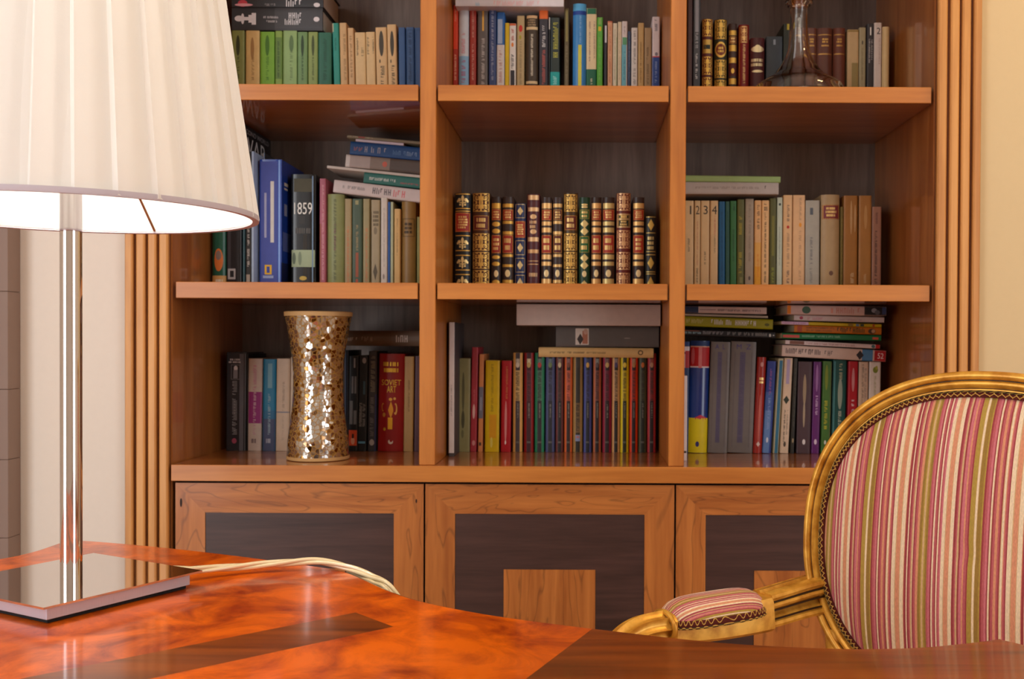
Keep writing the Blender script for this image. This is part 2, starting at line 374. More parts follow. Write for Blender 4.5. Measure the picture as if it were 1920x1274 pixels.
b.add(rs[0], [list(range(N))[::-1]], desk_m)
b.rings(rs, edge_m, caps=False); b.add(rs[-1], [list(range(N))], edge_m)
b.build('desk_top', desk, smooth=50)
apr = [(p+n*-.07) for p, n in zip(out2, nor)]
ap = [(-.86, 1.02), (-.62, 1.13), (-.36, 1.10), (-.12, .88), (.2, .78), (.36, .76), (.36, .36), (-.86, .36)]
b = MB(); b.prism(ap, .60, DZ-th+.0005, edge_m); b.build('apron', desk, bevel=.004)
for x, y in ((-.80, .96), (-.25, .88), (.32, .40), (-.80, .42)):
    b = MB(); rs = []
    for z, r, sh in ((.62, .034, 0), (.50, .040, .012), (.34, .027, .006), (.14, .017, -.004), (.04, .019, .006), (0, .024, .012)):
        sx = 1 if x > 0 else -1; sy = 1 if y > .6 else -1
        rs.append([(x+sx*sh+r*math.cos(a*math.pi/6), y+sy*sh+r*math.sin(a*math.pi/6), z) for a in range(12)])
    b.rings(rs, edge_m); b.build('leg', desk, smooth=60)

# ---------------------------------------------------------------- table lamp
LX, LY = -.520, 1.049
lamp = empty('table_lamp', (LX, LY, DZ), 'lit table lamp with pleated cream shade and square chrome base on the desk', 'lamp')
chrome = bpy.data.materials.new('chrome'); chrome.use_nodes = True
q = chrome.node_tree.nodes['Principled BSDF']; q.inputs['Base Color'].default_value = (.72, .70, .69, 1); q.inputs['Metallic'].default_value = 1; q.inputs['Roughness'].default_value = .04
def brushed():
    m = bpy.data.materials.new('brushed_steel'); m.use_nodes = True; nt = m.node_tree; b = nt.nodes['Principled BSDF']
    b.inputs['Metallic'].default_value = .45; b.inputs['Base Color'].default_value = (.60, .60, .68, 1); b.inputs['Roughness'].default_value = .5
    tc = nt.nodes.new('ShaderNodeTexCoord'); mp = nt.nodes.new('ShaderNodeMapping'); mp.inputs['Scale'].default_value = (300, 300, 15)
    n = nt.nodes.new('ShaderNodeTexNoise'); n.inputs['Scale'].default_value = 2; bp = nt.nodes.new('ShaderNodeBump'); bp.inputs['Strength'].default_value = .25; bp.inputs['Distance'].default_value = .001
    nt.links.new(tc.outputs['Object'], mp.inputs[0]); nt.links.new(mp.outputs[0], n.inputs['Vector']); nt.links.new(n.outputs['Fac'], bp.inputs['Height']); nt.links.new(bp.outputs[0], b.inputs['Normal'])
    return m
steel = brushed(); felt = plain('black_felt', '141214', .9)
def square(h, ang=16): return [(LX+h*math.cos(R(ang+90*k)), LY+h*math.sin(R(ang+90*k))) for k in range(4)]
b = MB(); b.prism(square(.1085), DZ+.0004, DZ+.004, felt); b.build('felt_pad', lamp)
b = MB(); b.prism(square(.1125), DZ+.004, DZ+.0165, steel); b.build('base_plate', lamp, bevel=.0006)
b = MB(); b.prism(square(.1245), DZ+.0165, DZ+.0185, chrome); b.build('mirror_top', lamp)
PR = .0103; PT = 1.285
b = MB(); b.lathe([(0.0001, DZ+.0185), (PR, DZ+.0185), (PR, PT), (.004, PT)], chrome, 40, (LX, LY)); b.build('pole', lamp, smooth=40)
SZ0, SZ1, SR0, SR1 = 1.125, 1.425, .179, .137
def fabric(name, col, tr):
    m = bpy.data.materials.new(name); m.use_nodes = True; nt = m.node_tree; nt.nodes.remove(nt.nodes['Principled BSDF']); out = nt.nodes['Material Output']
    d = nt.nodes.new('ShaderNodeBsdfDiffuse'); t = nt.nodes.new('ShaderNodeBsdfTranslucent'); mx = nt.nodes.new('ShaderNodeMixShader')
    n = nt.nodes.new('ShaderNodeTexNoise'); n.inputs['Scale'].default_value = 900; tc = nt.nodes.new('ShaderNodeTexCoord'); nt.links.new(tc.outputs['Object'], n.inputs['Vector'])
    bp = nt.nodes.new('ShaderNodeBump'); bp.inputs['Strength'].default_value = .1; bp.inputs['Distance'].default_value = .0005; nt.links.new(n.outputs['Fac'], bp.inputs['Height'])
    for s in (d, t): s.inputs[0].default_value = rgba(col); nt.links.new(bp.outputs[0], s.inputs['Normal'])
    mx.inputs[0].default_value = tr; nt.links.new(d.outputs[0], mx.inputs[1]); nt.links.new(t.outputs[0], mx.inputs[2]); nt.links.new(mx.outputs[0], out.inputs[0])
    return m
shade_m = fabric('pleated_silk', 'f8f2ec', .38); lining_m = fabric('shade_lining', 'fbf9f5', .27)
b = MB(); NP = 33; PS = 10; rows = 14; vs = []; a0 = R(-90-17-.5)
for j in range(rows+1):
    t = j/rows; z = SZ0+(SZ1-SZ0)*t; rr = SR0+(SR1-SR0)*t
    for i in range(NP*PS):
        k, u = divmod(i, PS); u /= PS; f = i/(NP*PS)
        saw = (1-u)**1.3 if u > .08 else u/.08
        wob = .0012*math.sin(7*f*6.283+3*t)
        rad = rr+.0055*saw-.003+wob*(1-.6*t); ang = a0+2*math.pi*f
        vs.append((LX+rad*math.cos(ang), LY+rad*math.sin(ang), z))
n = NP*PS
# the part of each pleat folded under the next one: a second layer just behind the first
fv = []; ff = []
for k in range(NP):
    o = len(fv)
    for j in range(rows+1):
        t = j/rows; rr = SR0+(SR1-SR0)*t
        for u in (.58+.05*math.sin(k*2.3), .82, 1.05):
            rad = rr-.0033+(.0005 if u > .9 else 0); ang = a0+2*math.pi*(k+u)/NP
            fv.append((LX+rad*math.cos(ang), LY+rad*math.sin(ang), SZ0+(SZ1-SZ0)*t))
    for j in range(rows):
        for q_ in (0, 1): i0 = o+3*j+q_; ff.append((i0, i0+1, i0+4, i0+3))
b.add(fv, ff, shade_m)
b.add(vs, [(j*n+i, j*n+(i+1) % n, (j+1)*n+(i+1) % n, (j+1)*n+i) for j in range(rows) for i in range(n)], shade_m)
b.build('lamp_shade', lamp, smooth=25)
b = MB(); b.lathe([(SR0-.0046, SZ0+.001), (SR1-.0046, SZ1-.001)], lining_m, 96, (LX, LY)); b.build('shade_lining', lamp, smooth=40)
hem_m = fabric('shade_hem', 'c9bfc6', .12)
b = MB()
b.lathe([(SR0-.0048, SZ0-.0008), (SR0+.0018, SZ0-.0012), (SR0+.0022, SZ0+.0015), (SR0+.0018, SZ0+.0042), (SR0+.0005, SZ0+.0042), (SR0-.0005, SZ0+.001), (SR0-.0046, SZ0+.0006)], hem_m, 132, (LX, LY), closed=True)
b.build('hem', lamp, smooth=50)
b = MB(); b.lathe([(SR1-.0075, SZ1-.005), (SR1+.002, SZ1-.005), (SR1+.002, SZ1+.0015), (SR1-.0075, SZ1+.0015)], hem_m, 96, (LX, LY), closed=True); b.build('hem', lamp, smooth=50)
wire_m = mat('8a5c34', .4, .6)
b = MB()
for a in (86, 206, 326): b.tube([(LX+(SR0-.005)*math.cos(R(a)), LY+(SR0-.005)*math.sin(R(a)), SZ0+.002), (LX+.012*math.cos(R(a)), LY+.012*math.sin(R(a)), PT-.004)], .0013, wire_m, 6)
b.lathe([(PR, PT-.01), (PR+.004, PT-.01), (PR+.004, PT), (PR, PT)], wire_m, 24, (LX, LY), closed=True)
b.build('shade_carrier', lamp, smooth=40)
soc = plain('lamp_socket', 'e8e2d6', .5)
b = MB(); b.lathe([(.0001, PT), (.013, PT), (.014, PT+.03), (.011, PT+.036), (.0001, PT+.036)], soc, 24, (LX, LY)); b.build('socket', lamp, smooth=40)
bulb_m = bpy.data.materials.new('glowing_bulb'); bulb_m.use_nodes = True; nt = bulb_m.node_tree; nt.nodes.remove(nt.nodes['Principled BSDF'])
em = nt.nodes.new('ShaderNodeEmission'); em.inputs[0].default_value = (1.0, .91, .80, 1); em.inputs[1].default_value = 275; nt.links.new(em.outputs[0], nt.nodes['Material Output'].inputs[0])
b = MB(); zb0 = PT+.034
b.lathe([(.0001, zb0), (.011, zb0), (.014, zb0+.014), (.024, zb0+.032), (.029, zb0+.05), (.026, zb0+.068), (.015, zb0+.08), (.0001, zb0+.084)], bulb_m, 24, (LX, LY)); b.build('bulb', lamp, smooth=60)
# flex
cord_m = bpy.data.materials.new('clear_flex'); cord_m.use_nodes = True; q = cord_m.node_tree.nodes['Principled BSDF']
q.inputs['Base Color'].default_value = rgba('d9c69c'); q.inputs['Roughness'].default_value = .25; q.inputs['Coat Weight'].default_value = .6
cpx = [(325, 1069, 1.105), (380, 1068, 1.125), (440, 1064, 1.145), (510, 1058, 1.16), (590, 1053, 1.17), (650, 1064, 1.165), (695, 1082, 1.15), (735, 1107, 1.13)]
cp_ = [P(x, y, Y) for x, y, Y in cpx]; e = cp_[-1]
cp_ += [e+Vector((.02, -.005, -.05)), e+Vector((.025, .0, -.2)), e+Vector((.01, .05, -.45)), Vector((e.x-.05, e.y+.12, .03)), Vector((e.x-.2, e.y+.2, .006)), Vector((e.x-.5, e.y+.3, .006))]
ctr = spline(cp_, 14)
b = MB()
acc = 0; strands = [[], [], []]
for i, p in enumerate(ctr):
    if i: acc += (p-ctr[i-1]).length
    t = (ctr[min(i+1, len(ctr)-1)]-ctr[max(i-1, 0)]).normalized(); up = Vector((0, 0, 1)) if abs(t.z) < .9 else Vector((0, 1, 0))
    s = t.cross(up).normalized(); u = s.cross(t)
    for k in (0, 1, 2):
        a = acc*38+k*math.pi*2/3; strands[k].append(p+(s*math.cos(a)+u*math.sin(a))*.0021)
for st in strands: b.tube(st, .0025, cord_m, 8)
c2 = spline([P(652, 1072.5, 1.172)+Vector((0, 0, .001)), P(672, 1082, 1.16), P(700, 1093, 1.14), P(728, 1107, 1.12)+Vector((0, 0, -.004)), e+Vector((.012, -.006, -.06)), e+Vector((.018, .003, -.2))], 10)
b.tube(c2, .0022, cord_m, 8)
b.build('cord', lamp, smooth=60)

# ---------------------------------------------------------------- vase
VY = 2.065
def vase():
    zt, zb = P(597, 583, VY-.05).z, z3t+.0005
    zt = P(597, 585, VY).z; c = P(597, 720, VY); s = VY/F_PX
    root = empty('mosaic_vase', (c.x, VY, zb), 'waisted vase covered in gold and silver mirror mosaic on the bottom shelf', 'vase')
    m = bpy.data.materials.new('mirror_mosaic'); m.use_nodes = True; nt = m.node_tree; L = nt.links.new; b = nt.nodes['Principled BSDF']
    tc = nt.nodes.new('ShaderNodeTexCoord')
    v1 = nt.nodes.new('ShaderNodeTexVoronoi'); v1.inputs['Scale'].default_value = 125; v1.inputs['Randomness'].default_value = 1
    v2 = nt.nodes.new('ShaderNodeTexVoronoi'); v2.feature = 'DISTANCE_TO_EDGE'; v2.inputs['Scale'].default_value = 125
    for v in (v1, v2): L(tc.outputs['Object'], v.inputs['Vector'])
    ge = nt.nodes.new('ShaderNodeMath'); ge.operation = 'GREATER_THAN'; ge.inputs[1].default_value = .07; L(v2.outputs['Distance'], ge.inputs[0])
    sub = nt.nodes.new('ShaderNodeVectorMath'); sub.operation = 'SUBTRACT'; sub.inputs[1].default_value = (.5, .5, .5); L(v1.outputs['Color'], sub.inputs[0])
    sc = nt.nodes.new('ShaderNodeVectorMath'); sc.operation = 'SCALE'; sc.inputs['Scale'].default_value = .22; L(sub.outputs[0], sc.inputs[0])
    geo = nt.nodes.new('ShaderNodeNewGeometry'); ad = nt.nodes.new('ShaderNodeVectorMath'); L(geo.outputs['Normal'], ad.inputs[0]); L(sc.outputs[0], ad.inputs[1])
    nm = nt.nodes.new('ShaderNodeVectorMath'); nm.operation = 'NORMALIZE'; L(ad.outputs[0], nm.inputs[0])
    mx = nt.nodes.new('ShaderNodeMix'); mx.data_type = 'RGBA'; mx.inputs[6].default_value = rgba('9c7338'); L(ge.outputs[0], mx.inputs[0])
    tint = nt.nodes.new('ShaderNodeMix'); tint.data_type = 'RGBA'; tint.inputs[6].default_value = rgba('d2d6d4'); tint.inputs[7].default_value = rgba('8a6232')
    sx = nt.nodes.new('ShaderNodeSeparateColor'); L(v1.outputs['Color'], sx.inputs[0]); th_ = nt.nodes.new('ShaderNodeMapRange'); th_.inputs['From Min'].default_value = .5; th_.inputs['From Max'].default_value = .9; L(sx.outputs[0], th_.inputs[0]); L(th_.outputs[0], tint.inputs[0]); L(tint.outputs[2], mx.inputs[7])
    L(mx.outputs[2], b.inputs['Base Color']); L(nm.outputs[0], b.inputs['Normal'])
    mt_ = nt.nodes.new('ShaderNodeMath'); mt_.operation = 'MULTIPLY'; mt_.inputs[1].default_value = .95; L(ge.outputs[0], mt_.inputs[0]); L(mt_.outputs[0], b.inputs['Metallic'])
    b.inputs['Roughness'].default_value = .1
    H = zt-zb
    px = [(0, 56.5), (.018, 57), (.06, 56.5), (.14, 55.5), (.28, 50), (.42, 46.5), (.52, 45.8), (.62, 46.5), (.74, 50), (.86, 55.5), (.95, 60), (.985, 62), (1, 62)]
    pts = spline([(r*s, z*H, 0) for z, r in px], 5); pr = [(p.x, p.y) for p in pts]
    body = [q for q in pr if .022 <= q[1]/H <= .975]
    b_ = MB(); b_.lathe(body, m, 96); b_.build('mosaic_body', root, smooth=60, world=False)
    rim = plain('vase_rim', 'c49a62', .6, .3, 200)
    b_ = MB(); r1 = body[-1]
    b_.lathe([r1, (r1[0]+.0012, r1[1]), (62.5*s, .985*H), (62.5*s, H-.001), (60*s, H), (57*s, H-.002), (44*s, H*.6), (44*s, H*.3), (50*s, .012), (.0001, .012)], rim, 96); b_.build('rim', root, smooth=40, world=False)
    b_ = MB(); r0 = body[0]
    b_.lathe([(.0001, 0), (55*s, 0), (57.5*s, .001), (57.8*s, .004), (r0[0]+.001, r0[1]), (r0[0], r0[1])], rim, 96); b_.build('foot', root, smooth=40, world=False)
vase()

# ---------------------------------------------------------------- decanter
def decanter():
    DY = 2.10; s = DY/F_PX; c = P(1497, 120, DY); zb = z1t+.0005; zt = P(1497, 6, DY).z
    root = empty('glass_decanter', (c.x, DY, zb), 'clear glass ship decanter with wide flared base on the top shelf', 'decanter')
    g_ = bpy.data.materials.new('clear_glass'); g_.use_nodes = True; q = g_.node_tree.nodes['Principled BSDF']
    q.inputs['Transmission Weight'].default_value = 1; q.inputs['Roughness'].default_value = .0; q.inputs['IOR'].default_value = 1.45; q.inputs['Base Color'].default_value = (.97, .96, .94, 1)
    def zz(y): return P(1497, y, DY).z-zb
    o = [(.0001, 0), (80*s, .0), (86*s, .004), (87*s, .010), (80*s, zz(163)), (62*s, zz(150)), (47*s, zz(140)), (34*s, zz(124)), (26*s, zz(108)), (21*s, zz(93)), (18.5*s, zz(70)), (17*s, zz(40)), (17.5*s, zz(18)), (21*s, zz(12)), (25*s, zz(8)), (26*s, zz(5)), (24.5*s, zz(2))]
    inn = [(20*s, zz(4)), (14*s, zz(14)), (13.5*s, zz(40)), (14.5*s, zz(70)), (17*s, zz(93)), (22*s, zz(108)), (30*s, zz(124)), (43*s, zz(140)), (58*s, zz(150)), (76*s, zz(163)), (81*s, .012), (76*s, .0065), (.0001, .0075)]
    b = MB(); b.lathe([(p.x, p.y) for p in spline([(r, z, 0) for r, z in o[1:]], 4)]+inn, g_, 72)
    b.lathe([(.0001, 0), (80*s, 0)], g_, 72)
    b.build('bottle', root, smooth=50, world=False)
    b = MB(); z0 = zz(10)
    b.lathe([(.0001, z0), (12*s, z0), (12.8*s, zz(4)), (15*s, zz(-2)), (24*s, zz(-16)), (27*s, zz(-34)), (20*s, zz(-52)), (.0001, zz(-58))], g_, 48)
    b.build('stopper', root, smooth=50, world=False)
decanter()

# ---------------------------------------------------------------- armchair
def chair():
    Xc, Yc, Zc, TH, PH, Wd, Hd, NE = .470, 1.237, .751, .72, .09, .235, .216, 2.26
    root = empty('armchair', (Xc, Yc, 0), 'gilt oval-back armchair in pink, cream and olive striped fabric beside the desk', 'armchair', rot=(0, 0, -TH))
    giltm = bpy.data.materials.new('gilded_wood'); giltm.use_nodes = True; nt = giltm.node_tree; b_ = nt.nodes['Principled BSDF']
    tc = nt.nodes.new('ShaderNodeTexCoord'); n = nt.nodes.new('ShaderNodeTexNoise'); n.inputs['Scale'].default_value = 45; n.inputs['Detail'].default_value = 5; nt.links.new(tc.outputs['Object'], n.inputs['Vector'])
    rp = nt.nodes.new('ShaderNodeValToRGB'); rp.color_ramp.elements[0].position = .3; rp.color_ramp.elements[1].position = .65
    rp.color_ramp.elements[0].color = rgba('bc7a1e'); rp.color_ramp.elements[1].color = rgba('f4ba4c'); nt.links.new(n.outputs['Fac'], rp.inputs[0]); nt.links.new(rp.outputs[0], b_.inputs['Base Color'])
    b_.inputs['Metallic'].default_value = .38; b_.inputs['Roughness'].default_value = .34
    dark_gilt = mat('3a2208', .5, .2)
    stripe = bpy.data.materials.new('striped_velvet'); stripe.use_nodes = True
    def stripes(m, period, offset, axis, uv=False):
        nt = m.node_tree; b = nt.nodes['Principled BSDF']; L = nt.links.new
        tc = nt.nodes.new('ShaderNodeTexCoord'); sp_ = nt.nodes.new('ShaderNodeSeparateXYZ'); L(tc.outputs['UV' if uv else 'Object'], sp_.inputs[0])
        ad = nt.nodes.new('ShaderNodeMath'); ad.operation = 'MULTIPLY_ADD'; ad.inputs[1].default_value = 1/period; ad.inputs[2].default_value = offset; L(sp_.outputs[axis], ad.inputs[0])
        fr = nt.nodes.new('ShaderNodeMath'); fr.operation = 'FRACT'; L(ad.outputs[0], fr.inputs[0])
        OL, OB, RO, PK, DR, TN, CR, SA = 'b0903c', '9a7630', 'ba5a5e', 'cc7078', '9c3a3e', 'd0a878', 'ecd2ae', 'd8906c'
        h1 = [(OL, 30), (TN, 4), (CR, 12), (TN, 4), (OB, 26), (OL, 10), (DR, 12), (RO, 16), (PK, 14), (DR, 8), (CR, 9), (TN, 3), (DR, 10), (RO, 14), (SA, 18), (RO, 10), (DR, 10), (TN, 5), (CR, 12), (SA, 6), (RO, 14), (DR, 8),
              (CR, 26), (TN, 6), (SA, 30), (TN, 5), (CR, 26), (SA, 6), (DR, 16), (CR, 9), (DR, 12), (RO, 12)]
        h2 = [(TN, 9), (CR, 4), (DR, 8), (RO, 14), (SA, 16), (OB, 16), (OL, 8), (TN, 14), (OL, 8), (OB, 14), (RO, 12), (PK, 12), (DR, 8), (CR, 10), (RO, 14), (DR, 8), (CR, 9), (RO, 10), (PK, 8), (CR, 22), (TN, 4), (SA, 26), (TN, 4),
              (CR, 22), (DR, 14), (RO, 10), (TN, 12), (DR, 10), (PK, 18), (SA, 10), (RO, 16), (DR, 10)]
        def ramp(seq, src):
            tot = sum(w for _, w in seq); r = nt.nodes.new('ShaderNodeValToRGB'); cr_ = r.color_ramp; cr_.interpolation = 'CONSTANT'; x = 0
            for i, (h, w) in enumerate(seq):
                e = cr_.elements[i] if i < 2 else cr_.elements.new(x/tot)
                e.position = x/tot; e.color = rgba(h); x += w
            L(src, r.inputs[0]); return r
        db = nt.nodes.new('ShaderNodeMath'); db.operation = 'MULTIPLY'; db.inputs[1].default_value = 2; L(fr.outputs[0], db.inputs[0])
        f2 = nt.nodes.new('ShaderNodeMath'); f2.operation = 'FRACT'; L(db.outputs[0], f2.inputs[0])
        gt = nt.nodes.new('ShaderNodeMath'); gt.operation = 'GREATER_THAN'; gt.inputs[1].default_value = 1; L(db.outputs[0], gt.inputs[0])
        ra, rb_ = ramp(h1, f2.outputs[0]), ramp(h2, f2.outputs[0])
        r = nt.nodes.new('ShaderNodeMix'); r.data_type = 'RGBA'; L(gt.outputs[0], r.inputs[0]); L(ra.outputs[0], r.inputs[6]); L(rb_.outputs[0], r.inputs[7])
        # woven pile: light speckle along the stripes and fine ribs
        mp = nt.nodes.new('ShaderNodeMapping'); sc = [900, 260, 260]; sc = sc if axis == 0 else [260, 260, 260]; mp.inputs['Scale'].default_value = sc; L(tc.outputs['Object'], mp.inputs[0])
        nz = nt.nodes.new('ShaderNodeTexNoise'); nz.inputs['Scale'].default_value = 1; nz.inputs['Detail'].default_value = 3; L(mp.outputs[0], nz.inputs['Vector'])
        mr = nt.nodes.new('ShaderNodeMapRange'); mr.inputs['From Min'].default_value = .25; mr.inputs['From Max'].default_value = .75; mr.inputs['To Min'].default_value = .86; mr.inputs['To Max'].default_value = 1.16; L(nz.outputs['Fac'], mr.inputs[0])
        mu = nt.nodes.new('ShaderNodeVectorMath'); mu.operation = 'SCALE'; L(r.outputs[2], mu.inputs[0]); L(mr.outputs[0], mu.inputs['Scale']); L(mu.outputs[0], b.inputs['Base Color'])
        bp = nt.nodes.new('ShaderNodeBump'); bp.inputs['Strength'].default_value = .35; bp.inputs['Distance'].default_value = .0008; L(nz.outputs['Fac'], bp.inputs['Height']); L(bp.outputs[0], b.inputs['Normal'])
        b.inputs['Roughness'].default_value = .85; b.inputs['Sheen Weight'].default_value = .25; b.inputs['Sheen Roughness'].default_value = .4
    braid_m = mat('561a12', .9); braid_g = mat('c89a48', .6); braid_k = mat('40321a', .8); braid_o = mat('8a6a30', .8)
    KD = .79
    def el(t, dr):
        dr = dr*KD
        c, s = math.cos(t), math.sin(t); k = lambda v, a: math.copysign(abs(v)**(2/NE), v)*a
        def at(tt):
            c, s = math.cos(tt), math.sin(tt); return Vector((k(c, Wd), k(s, Hd)))
        p = at(t); tg = (at(t+.02)-at(t-.02)); nn = Vector((tg.y, -tg.x)).normalized()
        return p+nn*dr
    def wp(x, z, y):            # oval plane coordinates -> chair local (y towards the rear)
        return Vector((x, z*math.sin(PH)+y*math.cos(PH), Zc+z*math.cos(PH)-y*math.sin(PH)))
    NT = 160
    def ring(prof, mt, bld):
        rs = []
        for i in range(NT):
            t = 2*math.pi*(i+.5)/NT; rs.append([tuple(wp(*el(t, dr), y)) for dr, y in prof])
        bld.rings(rs, mt, closed=True)
    # carved frame: outer roll, dark groove, inner cove, bead
    b = MB()
    def arc(c0, y0, r, n, a0, a1): return [(c0+r*math.cos(R(a0+(a1-a0)*i/n)), y0-r*math.sin(R(a0+(a1-a0)*i/n))) for i in range(n+1)]
    prof = [(-.003, .022), (0, .014)]+arc(-.0068, .0, .0068, 8, 0, 165)+[(-.0142, .002)]+arc(-.0205, .0015, .0058, 6, 165, 25)[::-1]*0+[(-.0150, -.0025), (-.0175, -.0052), (-.0205, -.0056), (-.0240, -.0040), (-.0262, -.0006), (-.0270, .0004)]+arc(-.0288, -.0008, .0018, 5, 0, 180)+[(-.031, .004), (-.031, .022)]
    ring(prof, giltm, b)
    b.build('back_frame', root, smooth=35, world=False)
    b = MB(); ring([(-.0128, -.0002), (-.0148, -.0002), (-.0146, -.0013), (-.0130, -.0013)], dark_gilt, b); ring([(-.0262, .0001), (-.0274, .0001), (-.0272, -.0009), (-.0264, -.0009)], dark_gilt, b)
    b.build('frame_groove', root, smooth=35, world=False)
    # braid: band, twisted outer cord, scalloped gold cord
    b = MB(); ring([(-.0306, .004), (-.0306, -.0030), (-.033, -.0045), (-.040, -.0060), (-.0415, .002)], braid_m, b)
    nb = 185; pts = []
    for i in range(nb*10):
        f = i/(nb*10); t = 2*math.pi*f; ph = 2*math.pi*i/10
        dr = -.0362+.0030*math.sin(ph); t2 = t+.0052*math.sin(2*ph); y = -.0062-.0008*math.cos(ph)
        pts.append(wp(*el(t2, dr), y))
    b.tube(pts, .0006, braid_g, 5, closed=True)
    for k, mt in ((0, braid_k), (1, braid_o)):
        pts = []
        for i in range(1400):
            t = 2*math.pi*i/1400; a = t*170+k*math.pi; pts.append(wp(*el(t, -.0318+.0008*math.cos(a)), -.0046-.0008*math.sin(a)))
        b.tube(pts, .0008, mt, 5, closed=True)
    b.build('braid', root, smooth=60, world=False)
    # domed striped pad
    stripes(stripe, .1395, .0, 0)
    b = MB(); vs = [wp(0, 0, -.034)]; fs = []; K = 12
    for j in range(1, K+1):
        q = j/K
        for i in range(NT):
            e = el(2*math.pi*i/NT, -.0405); vs.append(wp(e.x*q, e.y*q, -.034*(1-q**2.6)**.85-.003))
    for i in range(NT):
        fs.append((0, 1+i, 1+(i+1) % NT))
        for j in range(K-1): o = 1+j*NT; fs.append((o+i, o+NT+i, o+NT+(i+1) % NT, o+(i+1) % NT))
    b.add(vs, fs, stripe); pad = b.build('back_cushion', root, smooth=60, world=False)
    b = MB(); vs = []; fs = []
    for j in range(0, 7):
        q = j/6
        for i in range(NT):
            e = el(2*math.pi*i/NT, -.028); vs.append(wp(e.x*q, e.y*q, .022+.012*(1-q**2)))
    for i in range(NT):
        for j in range(6): o = j*NT; fs.append((o+i, o+(i+1) % NT, o+NT+(i+1) % NT, o+NT+i))
    b.add(vs, fs, stripe); b.build('back_lining', root, smooth=60, world=False)
    # seat: rail, cushion, legs
    SZ = .40; ys = -.06
    def seat_pt(a, k, z):
        c, s = math.cos(a), math.sin(a); w = .285 if s < 0 else .255
        return (math.copysign(abs(c)**.62, c)*w*k, ys-.235+math.copysign(abs(s)**.62, s)*.265*k, z)
    NA = 64
    b = MB(); b.rings([[seat_pt(2*math.pi*i/NA, k, z) for i in range(NA)] for k, z in ((.93, SZ-.055), (.99, SZ-.05), (1, SZ-.03), (.985, SZ-.02), (1, SZ-.01), (.985, SZ), (.9, SZ))], giltm); b.build('seat_rail', root, smooth=40, world=False)
    b = MB(); b.rings([[seat_pt(2*math.pi*i/NA, k, z) for i in range(NA)] for k, z in ((.95, SZ-.002), (.96, SZ+.02), (.94, SZ+.04), (.8, SZ+.058), (.5, SZ+.07), (.1, SZ+.074))], stripe); b.build('seat_cushion', root, smooth=60, world=False)
    for x, y in ((-.225, -.50), (.225, -.50), (-.205, -.10), (.205, -.10)):
        b = MB(); b.lathe([(.0001, 0), (.010, 0), (.013, .012), (.010, .03), (.0125, .05), (.021, .27), (.024, .285), (.017, .30), (.026, .312), (.026, SZ-.05)], giltm, 20, (x, y)); b.build('leg', root, smooth=50, world=False)
    # posts that carry the oval
    for sx in (-1, 1):
        b = MB(); pts = [wp(sx*.185, -.125, .012), wp(sx*.182, -.19, .012), Vector((sx*.190, -.035, .46)), Vector((sx*.2, -.075, .36))]
        b.tube(spline(pts, 5), .017, giltm, 10); b.build('back_post', root, smooth=60, world=False)
    # arms
    Mi = (Matrix.Translation((Xc, Yc, 0)) @ Matrix.Rotation(-TH, 4, 'Z')).inverted()
    sarm = {}
    def armpt(px, py, Z): return Mi @ P(px, py, Z)
    A = [armpt(1546, 1110, 1.385), armpt(1500, 1121, 1.362), armpt(1420, 1144, 1.322), armpt(1330, 1163, 1.288), armpt(1250, 1173, 1.256)]
    scr = [A[-1], A[-1]+Vector((-.012, -.035, -.001)), A[-1]+Vector((-.020, -.062, -.012)), A[-1]+Vector((-.024, -.078, -.035)), A[-1]+Vector((-.022, -.080, -.060))]
    def frame_at(pts, i):
        t = (pts[min(i+1, len(pts)-1)]-pts[max(i-1, 0)]).normalized(); s = Vector((-t.y, t.x, 0)).normalized() if (abs(t.x)+abs(t.y)) > .05 else Vector((1, 0, 0)); return t, s, t.cross(s)*-1 if t.cross(s).z < 0 else t.cross(s)
    for sx in (1, -1):
        mv = (lambda v: v) if sx == 1 else (lambda v: Vector((-v.x, v.y, v.z)))
        def sweep(bld, pts, sect, mt, sc=None):
            rs = []
            for i, p in enumerate(pts):
                t, s, u = frame_at(pts, i); k = sc(i/(len(pts)-1)) if sc else (1, 1)
                r_ = [tuple(mv(p+s*(a*k[0])+u*(c*k[1]))) for a, c in sect]; rs.append(r_ if sx == 1 else r_[::-1])
            bld.rings(rs, mt)
        pts = spline(A, 8); n0 = int(len(pts)*.48)
        # moulded rear part: two rolls with a cove between
        h = .021
        sect = [(-.012, -h), (.012, -h), (.0165, -h+.004), (.0165, -h+.010), (.012, -h+.0135), (.0085, -.002), (.0085, .004), (.0125, h-.0125), (.017, h-.009), (.017, h-.003), (.012, h), (.0055, h+.001), (.004, h-.002), (-.004, h-.002), (-.0055, h+.001), (-.012, h), (-.017, h-.003), (-.017, h-.009), (-.0125, h-.0125), (-.0085, .004), (-.0085, -.002), (-.012, -h+.0135), (-.0165, -h+.010), (-.0165, -h+.004)]
        b = MB(); sweep(b, pts[:n0+1], sect, giltm, lambda f: (1, 1.0+.12*(1-f)))
        for a_, c_, rr_ in ((.0150, .0165, .0048), (.0155, .0062, .0042), (.0150, -.0175, .0050)):
            for s_ in (-1, 1):
                b.tube([mv(p+frame_at(pts, i)[1]*(a_*s_)+frame_at(pts, i)[2]*(c_*(1.12-.12*i/n0))) for i, p in enumerate(pts[:n0+1])], rr_, giltm, 8)
                b.tube([mv(p+frame_at(pts, i)[1]*((a_+.0018)*s_)+frame_at(pts, i)[2]*((c_-.0058 if c_ > 0 else c_+.0062)*(1.12-.12*i/n0))) for i, p in enumerate(pts[:n0+1])], .0014, dark_gilt, 6)
        # plain block under the pad
        blk = [(-.016, -.026), (.016, -.026), (.022, -.021), (.022, .012), (.019, .018), (-.019, .018), (-.022, .012), (-.022, -.021)]
        sweep(b, pts[n0:], blk, giltm, lambda f: (1-.15*f, 1-.25*f))
